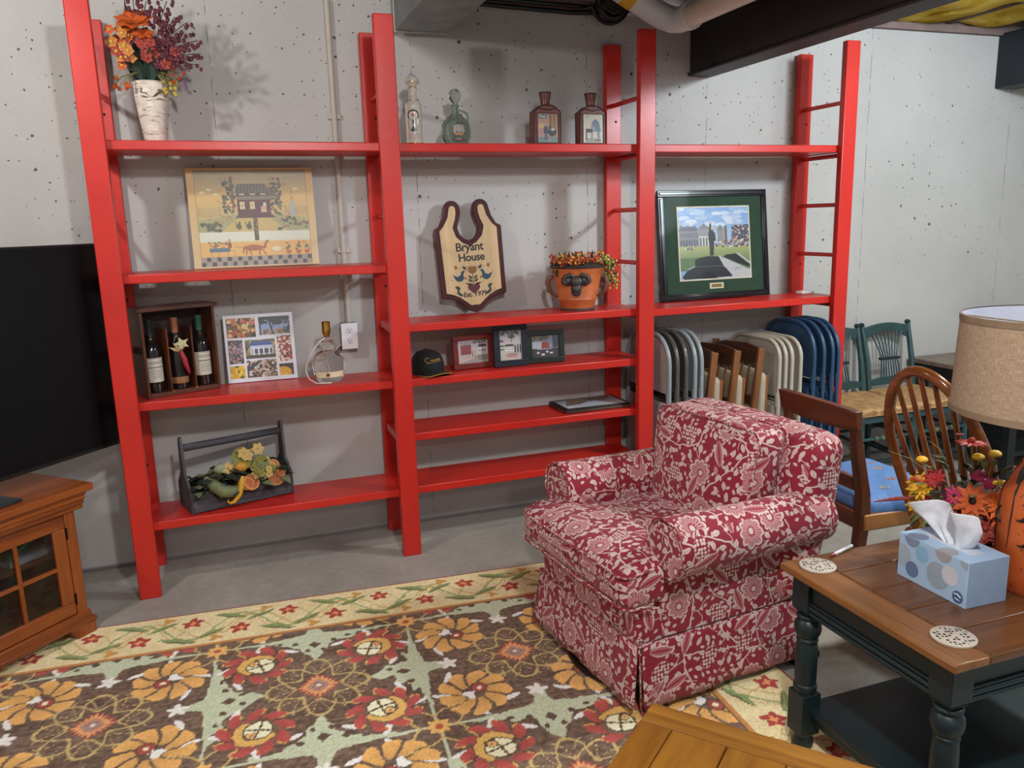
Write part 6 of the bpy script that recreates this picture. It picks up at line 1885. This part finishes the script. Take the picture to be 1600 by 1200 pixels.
# ================================================================== TV + STAND
def tv():
    # stand: local x runs along the front from the right corner towards the viewer, y goes back
    p0, p1 = Vector((.487, -.645)), Vector((.20, -.94))
    ang = math.atan2(p0.y - p1.y, p0.x - p1.x)
    r = T('tv_stand', 'corner television stand in reddish brown wood with glass doors', 'tv stand', (.487, -.645, 0), ang)
    wh = wood('cherry_stand_x', '6a3012', '9c5220', 0, .7, .32, .05)
    wv = wood('cherry_stand_z', '6a3012', '9c5220', 2, .7, .32, .05)
    L, D, H = 1.30, .46, .62
    MB().bx(-L, 0, 0, D, H - .03, H).build('top_board', wh, r, .006)
    md = MB()
    for k in range(4):
        q = k / 3
        md.bx(-L + .02 + .012 * q, -.02 - .012 * q, .02 + .012 * q, D - .02, H - .045 - .018 * k, H - .027 - .018 * k)
    md.build('cornice', wh, r, .005)
    xa, xb = -L + .06, -.06
    MB().bx(xb - .045, xb, .05, .095, .10, H - .1).build('corner_stile', wv, r, .004)
    MB().bx(xa, xa + .045, .05, .095, .10, H - .1).build('corner_stile', wv, r, .004)
    MB().bx(xb - .02, xb, .095, D - .02, .10, H - .1).build('side_panel', wv, r, .003)
    MB().bx(xa, xa + .02, .095, D - .02, .10, H - .1).build('side_panel', wv, r, .003)
    MB().bx(xa, xb, D - .035, D - .02, .10, H - .1).build('back_panel', pm('dark_cabinet_back', '1a1210', .8), r)
    MB().bx(xa + .045, xb - .045, .06, D - .04, .10, .125).build('floor_board', wh, r, .002)
    MB().bx(xa + .045, xb - .045, .12, D - .04, .335, .35).build('inner_shelf', wh, r, .002)
    MB().bx(xa - .01, xb + .01, .045, D - .02, .068, .105).build('base_moulding', wh, r, .006)
    MB().bx(xa - .022, xb + .022, .03, D - .01, .055, .075).build('base_moulding', wh, r, .006)
    for x, s in ((xb + .015, -1), (xa - .015, 1)):
        MB().prism([(0, .056), (s * .11, .056), (s * .075, 0.001), (0, .001)], .034, .09, M=TR(x, 0, 0 if s < 0 else .011)).build('bracket_foot', wv, r, .003)
        MB().bx(min(x, x + s * .05), max(x, x + s * .05), D - .1, D - .02, .001 if s < 0 else .0115, .056).build('bracket_foot', wv, r, .003)
    nd = 2
    dw = (xb - .047 - (xa + .047)) / nd
    gm = pane_mat('tinted_door_glass', '2a2420', .32)
    for i in range(nd):
        x1 = xb - .047 - i * dw - .002; x0 = x1 - dw + .004
        z0, z1 = .11, H - .105
        f = .052
        d = MB().bx(x0, x1, .048, .068, z0, z0 + f, 0).bx(x0, x1, .048, .068, z1 - f, z1, 0).bx(x0, x0 + f, .048, .068, z0 + f, z1 - f, 1).bx(x1 - f, x1, .048, .068, z0 + f, z1 - f, 1).build('door', [wh, wv], r, .003)
        mb = MB()
        xm = (x0 + x1) / 2
        for q in (1 / 3, 2 / 3): mb.bx(x0 + f + (x1 - x0 - 2 * f) * q - .008, x0 + f + (x1 - x0 - 2 * f) * q + .008, .049, .066, z0 + f, z1 - f, 1)
        mb.bx(x0 + f, x1 - f, .0495, .0655, (z0 + z1) / 2 - .008, (z0 + z1) / 2 + .008, 0)
        mb.build('glazing_bars', [wh, wv], d, .002)
        MB().bx(x0 + f - .004, x1 - f + .004, .058, .061, z0 + f - .004, z1 - f + .004).build('door_glass', gm, d)
        if i == 0:
            for z in (z0 + .06, z1 - .075): MB().tube([(x1 + .002, .0455, z - .022), (x1 + .002, .0455, z + .022)], .004, 8).build('hinge', pm('dark_hinge', '1d1712', .4, .6), d)
    M0 = Matrix.Translation(r.location) @ rotm(0, 0, ang)
    gb = T('green_binder', 'green folder leaning inside the television stand', 'folder', M0 @ Vector((-.19, .15, .403)), ang)
    MB().bx(-.085, .085, 0, .2, .010, .022, M=rotm(0, -.38, 0)).build('folder_cover', pm('green_plastic_folder', '1f9a5e', .4), gb, .003)
    wbk = T('white_book', 'white box lying under the green folder in stand', 'box', M0 @ Vector((-.19, .14, .351)), ang)
    MB().bx(-.09, .09, 0, .2, 0, .024).build('book_block', pm('white_box_card', 'c9cbd4', .5), wbk, .002)
    # television
    tl = T('television', 'large black flat screen television on the corner stand', 'television', (.573, -.290, .63), math.radians(48.5))
    Wt, Ht = 1.46, .845
    MB().bx(-Wt, 0, .0, .045, .05, .05 + Ht).build('tv_body', pm('black_tv_plastic', '0a0a0c', .45, var=.1), tl, .004)
    MB().bx(-Wt + .25, -.25, .045, .075, .12, .5).build('rear_housing', pm('black_tv_plastic', '0a0a0c', .45), tl, .01)
    t = NT('dark_screen')
    MB().bx(-Wt + .008, -.008, -.0012, .0, .066, .05 + Ht - .008).build('screen', t.out(t.ramp(t.noise(t.co(), .8, 2), [(.3, c('050709')), (.7, c('08090c'))]), .35, spec=.25), tl)
    for x in (-.66, -Wt + .2):
        MB().bx(x - .09, x + .09, -.11, .14, -.0085, .0).build('foot_plate', pm('slate_foot_plate', '2d353c', .3, .3), tl, .003)
        MB().bx(x - .02, x + .02, .005, .04, -.001, .055).build('foot_neck', pm('black_tv_plastic', '0a0a0c', .45), tl)
tv()

# ================================================================== ARMCHAIR
def m_floral():
    t = NT('red_floral_jacquard')
    uv = t.n('ShaderNodeUVMap').outputs[0]
    red, pale, mid = c('922636'), c('dac6bf'), c('b5666b')
    def local(scale, seed, rand):
        q = t.vm('SCALE', t.vm('ADD', uv, (seed, seed * 1.7, 0)), sc=scale)
        v = t.vor(q, 1.0, rand, dim='2D')
        d = t.vm('SUBTRACT', q, v.outputs['Position'])
        r = t.sep(v.outputs['Color'])
        x, y, z = t.sep(d)
        ang = t.math('MULTIPLY', r[0], 6.283)
        ca, sa = t.math('COSINE', ang), t.math('SINE', ang)
        e1 = t.math('ADD', t.math('MULTIPLY', x, ca), t.math('MULTIPLY', y, sa))
        e2 = t.math('SUBTRACT', t.math('MULTIPLY', y, ca), t.math('MULTIPLY', x, sa))
        return e1, e2, r
    def band(f, lo, hi, s=.02):
        return t.math('MULTIPLY', t.step(f, lo - s, lo + s), t.math('SUBTRACT', 1.0, t.step(f, hi - s, hi + s)))
    def below(f, hi, s=.02): return t.math('SUBTRACT', 1.0, t.step(f, hi - s, hi + s))
    # vines
    wob = t.vm('ADD', uv, t.vm('SCALE', t.noise(uv, 9, 2, .5, 0, True), sc=.07))
    ve = t.vor(t.vm('SCALE', wob, sc=5.6), 1.0, .9, 'DISTANCE_TO_EDGE', '2D').outputs['Distance']
    vine = below(ve, .0145, .005)
    ve2 = t.vor(t.vm('SCALE', t.vm('ADD', wob, (3.1, 1.2, 0)), sc=9.0), 1.0, .95, 'DISTANCE_TO_EDGE', '2D').outputs['Distance']
    vine2 = t.math('MULTIPLY', below(ve2, .0125, .005), t.step(t.noise(uv, 13, 1), .48, .52))
    col = t.mix(t.math('MAXIMUM', vine, t.math('MULTIPLY', vine2, .9)), red, pale)
    # small leaves
    for sc_, sd, a, b in ((33, 1.3, .33, .17), (22, 4.1, .36, .18)):
        e1, e2, r = local(sc_, sd, .75)
        ax = t.math('ABSOLUTE', e1)
        wdt = t.math('MULTIPLY', t.math('SUBTRACT', 1.0, t.math('POWER', t.math('DIVIDE', ax, a), 2.0)), b)
        f = t.math('DIVIDE', t.math('ABSOLUTE', e2), t.math('MAXIMUM', wdt, .001))
        inside = t.math('MULTIPLY', below(f, 1.0, .1), below(ax, a, .01))
        keep = t.step(r[1], .14, .18)
        rib = below(t.math('ABSOLUTE', e2), .018, .012)
        lc = t.mix(t.math('MULTIPLY', rib, .7), pale, mid)
        col = t.mix(t.math('MULTIPLY', inside, keep), col, lc)
    # grape clusters and blooms
    e1, e2, r = local(6.6, 7.7, .55)
    R = t.math('SQRT', t.math('ADD', t.math('MULTIPLY', e1, e1), t.math('MULTIPLY', t.math('MULTIPLY', e2, e2), 1.25)))
    th = t.math('ARCTAN2', e2, e1)
    big = t.step(r[1], .26, .28)
    kk = t.math('ADD', 9.0, t.math('ROUND', t.math('MULTIPLY', r[2], 4)))
    petal = t.math('ABSOLUTE', t.math('SINE', t.math('MULTIPLY', th, t.math('MULTIPLY', kk, .5))))
    pear = t.math('MULTIPLY', t.math('ADD', 1.0, t.math('MULTIPLY', t.math('COSINE', th), .22)), 1.0)
    Rn = t.math('DIVIDE', R, pear)
    lim = t.math('ADD', .27, t.math('MULTIPLY', petal, .075))
    q = t.math('DIVIDE', Rn, lim)
    ins = t.math('MULTIPLY', below(q, 1.0, .03), big)
    halo = t.math('MULTIPLY', below(q, 1.14, .04), big)
    col = t.mix(halo, col, red)
    fl = t.mix(band(q, .84, 1.0, .04), mid, pale)
    fl = t.mix(t.math('MULTIPLY', band(q, .60, .64, .02), 1.0), fl, red)
    ray = t.step(t.math('SINE', t.math('MULTIPLY', th, 26)), .1, .5)
    fl = t.mix(t.math('MULTIPLY', ray, band(q, .34, .80, .03)), fl, t.mix(.55, mid, pale))
    fl = t.mix(band(q, .22, .30, .02), fl, red)
    fl = t.mix(below(q, .20, .03), fl, pale)
    col = t.mix(ins, col, fl)
    gr = t.vor(t.vm('SCALE', uv, sc=78), 1.0, .35, dim='2D').outputs['Distance']
    gfill = t.mix(below(gr, .40, .05), red, pale)
    small = t.math('MULTIPLY', t.math('SUBTRACT', 1.0, big), below(t.math('SQRT', t.math('ADD', t.math('MULTIPLY', e1, e1), t.math('MULTIPLY', t.math('MULTIPLY', e2, e2), 2.1))), .27, .015))
    col = t.mix(small, col, gfill)
    # paisley leaves, larger
    e1, e2, r = local(8.2, 12.9, .6)
    ax = t.math('ABSOLUTE', e1)
    ed = t.math('MULTIPLY', t.math('ABSOLUTE', t.math('SINE', t.math('MULTIPLY', e1, 42))), .035)
    wdt = t.math('ADD', t.math('MULTIPLY', t.math('SUBTRACT', 1.0, t.math('POWER', t.math('DIVIDE', ax, .37), 2.0)), .14), ed)
    f = t.math('DIVIDE', t.math('ABSOLUTE', e2), t.math('MAXIMUM', wdt, .001))
    ins = t.math('MULTIPLY', t.math('MULTIPLY', below(f, 1.0, .06), below(ax, .37, .01)), t.step(r[1], .55, .57))
    pl = t.mix(band(f, .70, 1.0, .06), mid, pale)
    pl = t.mix(below(f, .16, .05), pl, red)
    col = t.mix(ins, col, pl)
    weave = t.noise(uv, 420, 2, .6)
    col = t.mix(t.math('MULTIPLY', weave, .16), col, c('5a1822'))
    t.bump(weave, .18, .002)
    return t.out(col, .82, spec=.25, **{'Sheen Weight': .15})
FL = m_floral()
def armchair():
    rz = math.radians(6.5)
    root = T('armchair', 'red and cream floral upholstered skirted armchair on the rug corner', 'armchair', (2.155, -1.96, 0), rz)
    # local: x = from front to back, y = towards the far side (near side is y=0), far side y=+.64
    Wd = .64
    def part(mb, name, off, **k):
        return mb.build(name, FL, root, uv=True, uvoff=off, **k)
    # body under the cushion
    b = MB().bx(.0, .74, 0.005, Wd - .005, .235, .375)
    part(b, 'seat_base', (0, 0), bevel=.02, seg=3)
    # skirt: four slightly flared panels with corner pleats
    def panel(p0, p1, out, name, off, n=26, zt=.250, zb=.040, fl=.018, ends=(0, 0)):
        p0, p1, out = Vector(p0), Vector(p1), Vector(out)
        d = p1 - p0
        vs, fs = [], []
        m = 6
        for j in range(m + 1):
            v = j / m
            for i in range(n + 1):
                u = i / n
                wav = .004 * math.sin(u * 21 + 1) * v * v
                e = (ends[0] * (1 - u) + ends[1] * u) * v
                p = p0 + d * u + d.normalized() * e + out * (.004 + fl * v ** 1.3 + wav)
                vs.append((p.x, p.y, zt + (zb - zt) * v - .004 * v * math.sin(u * 9)))
        fs = [(j * (n + 1) + i, j * (n + 1) + i + 1, (j + 1) * (n + 1) + i + 1, (j + 1) * (n + 1) + i) for j in range(m) for i in range(n)]
        o = part(MB().add(vs, fs), name, off)
        s = o.modifiers.new('t', 'SOLIDIFY'); s.thickness = .006; s.offset = 0
        return o
    panel((0, Wd + .004, 0), (0, .0, 0), (-1, 0, 0), 'skirt_panel', (.1, .2), ends=(-.03, .006))
    panel((.014, 0, 0), (.74, 0, 0), (0, -1, 0), 'skirt_panel', (.5, .1), ends=(-.004, .01))
    panel((.74, Wd, 0), (.012, Wd, 0), (0, 1, 0), 'skirt_panel', (.3, .6), ends=(-.01, .01))
    panel((.74, 0, 0), (.74, Wd, 0), (1, 0, 0), 'skirt_panel', (.7, .3))
    mb = MB()
    mb.add([(.002, -.006, .245), (.026, .002, .245), (.010, -.010, .03), (.034, -.004, .03), (.018, .012, .03), (.016, .014, .245)], [(0, 2, 4, 5), (5, 4, 3, 1)])
    o = part(mb, 'corner_pleat', (.2, .9)); s = o.modifiers.new('t', 'SOLIDIFY'); s.thickness = .004
    part(MB().tube([(-.004, Wd + .004, .25), (-.004, -.004, .25), (.74, -.004, .25)], .0045, 8), 'skirt_welt', (0, 0))
    # arms
    for s, nm in ((0, 'near'), (1, 'far')):
        def Y(v): return -v if s == 0 else Wd + v          # v measured outwards
        cy, cz, R = .018, .560, .092
        prof = [(.0, .25), (.0, .44), (.012, .468)]
        prof += [(cy + R * math.cos(a), cz + R * math.sin(a)) for a in np.linspace(-1.05, PI + .35, 18)]
        prof += [(-.075, .45), (-.085, .36), (-.085, .25)]
        fs = []
        vs = []
        xs = [(.085, .94), (.10, 1.0), (.3, 1.0), (.5, 1.0), (.64, 1.0), (.70, 1.0), (.735, .96)]
        n = len(prof)
        for i, (x, k) in enumerate(xs):
            for v, z in prof:
                vv, zz = cy - .03 + (v - cy + .03) * k, .45 + (z - .45) * k
                zz += .012 * math.exp(-((x - .16) / .12) ** 2) * (1 if z > .5 else 0)
                vs.append((x, Y(vv), zz))
        for i in range(len(xs) - 1):
            for j in range(n):
                q = (i * n + j, i * n + (j + 1) % n, (i + 1) * n + (j + 1) % n, (i + 1) * n + j)
                fs.append(q if s else tuple(reversed(q)))
        e0, e1 = tuple(range(n)), tuple(range((len(xs) - 1) * n, len(xs) * n))
        fs += [e0 if not s else e0[::-1], e1 if s else e1[::-1]]
        part(MB().add(vs, fs), 'arm', (.13 + s * .4, .27), bevel=.012, seg=3, sm=50)
        part(MB().tube([(.0845, Y(cy - .03 + (v - cy + .03) * .985), .45 + (z - .45) * .985 + (.012 if z > .5 else 0)) for v, z in prof[1:-1]], .0045, 8), 'arm_welt', (0, 0))
    # back
    yb0, yb1 = -.065, Wd + .065
    back = MB().cushion((.17, yb1 - yb0, .58), .07, (.012, 0, .012), 12)
    back.v = [(x + .16 * z + (.018 if x > 0 else 0) * (z > 0), y * (1 - .06 * max(0, -z / .3)), z) for x, y, z in back.v]
    part(back, 'back_frame', (.9, .4), loc=(.685, Wd / 2, .545))
    part(MB().bx(.68, .76, .0, Wd, .24, .42), 'rear_panel', (.2, .2), bevel=.02, seg=3)
    bc = MB().cushion((.155, .53, .41), .045, (.035, .0, .012), 14)
    bc.v = [(x + .17 * z, y * (1 + .06 * z / .2), z) for x, y, z in bc.v]
    part(bc, 'back_cushion', (.33, .71), loc=(.545, Wd / 2, .648))
    def loop(face):
        pts = []
        hy, hz, r = .265, .205, .05
        for cx, cz, a0 in ((hy - r, hz - r, 0), (-(hy - r), hz - r, PI / 2), (-(hy - r), -(hz - r), PI), (hy - r, -(hz - r), 1.5 * PI)):
            for k in range(6):
                a = a0 + k / 5 * PI / 2
                y, z = cx + r * math.cos(a), cz + r * math.sin(a)
                pts.append((face + .17 * z, y * (1 + .06 * z / .2), z))
        return pts
    for f in (-.06, .062):
        part(MB().tube([(x + .545, y + Wd / 2, z + .648) for x, y, z in loop(f)], .0045, 8, True), 'cushion_welt', (0, 0))
    # seat cushion with ears in front of the arms
    n = 26
    hz = .068
    x0, x1, ear = -.062, .56, .078
    mb = MB().cushion((x1 - x0, .71, 2 * hz), .045, (.0, .0, .014), 22)
    def shape(x, y, z):
        X = x + (x0 + x1) / 2
        t = min(1, max(0, (X - ear) / .05)); t = t * t * (3 - 2 * t)
        k = 1 - t * (1 - .47 / .71)
        z2 = z + .010 * math.sin(min(1, max(0, (X - x0) / .25)) * PI) * (1 if z > 0 else .2)
        if X < x0 + .10: z2 -= .012 * (1 - (X - x0) / .10) * (1 if z > 0 else .3)
        return (X, y * k + Wd / 2 + .008, z2)
    mb.v = [shape(*p) for p in mb.v]
    part(mb, 'seat_cushion', (.61, .17), loc=(0, 0, .448))
    for z in (hz - .012, -hz + .014):
        pts = []
        for q in np.linspace(0, 1, 40): pts.append((x0 - (x0 + x1) / 2, -.31 + .62 * q, z))
        P = [shape(x - .0005, y, z) for x, y, z in pts]
        c0 = [shape(x0 - (x0 + x1) / 2 + .045 * (1 - math.cos(a)) , .31 + .044 * math.sin(a), z) for a in np.linspace(.3, PI / 2, 5)]
        c1 = [shape(x0 - (x0 + x1) / 2 + .045 * (1 - math.cos(a)) , -.31 - .044 * math.sin(a), z) for a in np.linspace(.3, PI / 2, 5)]
        e0 = [shape(x0 - (x0 + x1) / 2 + x, .3555, z) for x in (.07, .10)]
        e1 = [shape(x0 - (x0 + x1) / 2 + x, -.3555, z) for x in (.07, .10)]
        pth = e1[::-1] + c1[::-1] + P + c0 + e0
        part(MB().tube([(a, b, d + .448) for a, b, d in pth], .0045, 8), 'cushion_welt', (0, 0))
    # swivel base ring and glides
    blk = pm('black_swivel_metal', '0e0e10', .4, .3)
    MB().tube([(.265 + .29 * math.cos(a), Wd / 2 + .29 * math.sin(a), .0225) for a in np.linspace(0, 2 * PI, 49)[:-1]], .010, 10, True).build('swivel_ring', blk, root)
    MB().tube([(.30, Wd / 2, .02), (.30, Wd / 2, .24)], .04, 16).bx(.03, .57, Wd / 2 - .02, Wd / 2 + .02, .014, .03).bx(.28, .32, .05, Wd - .05, .014, .03).build('swivel_base', blk, root)
    MB().bx(.66, .78, -.01, .04, .0, .02).bx(.66, .78, Wd - .04, Wd + .01, .0, .02).build('rear_glide', blk, root)
armchair()
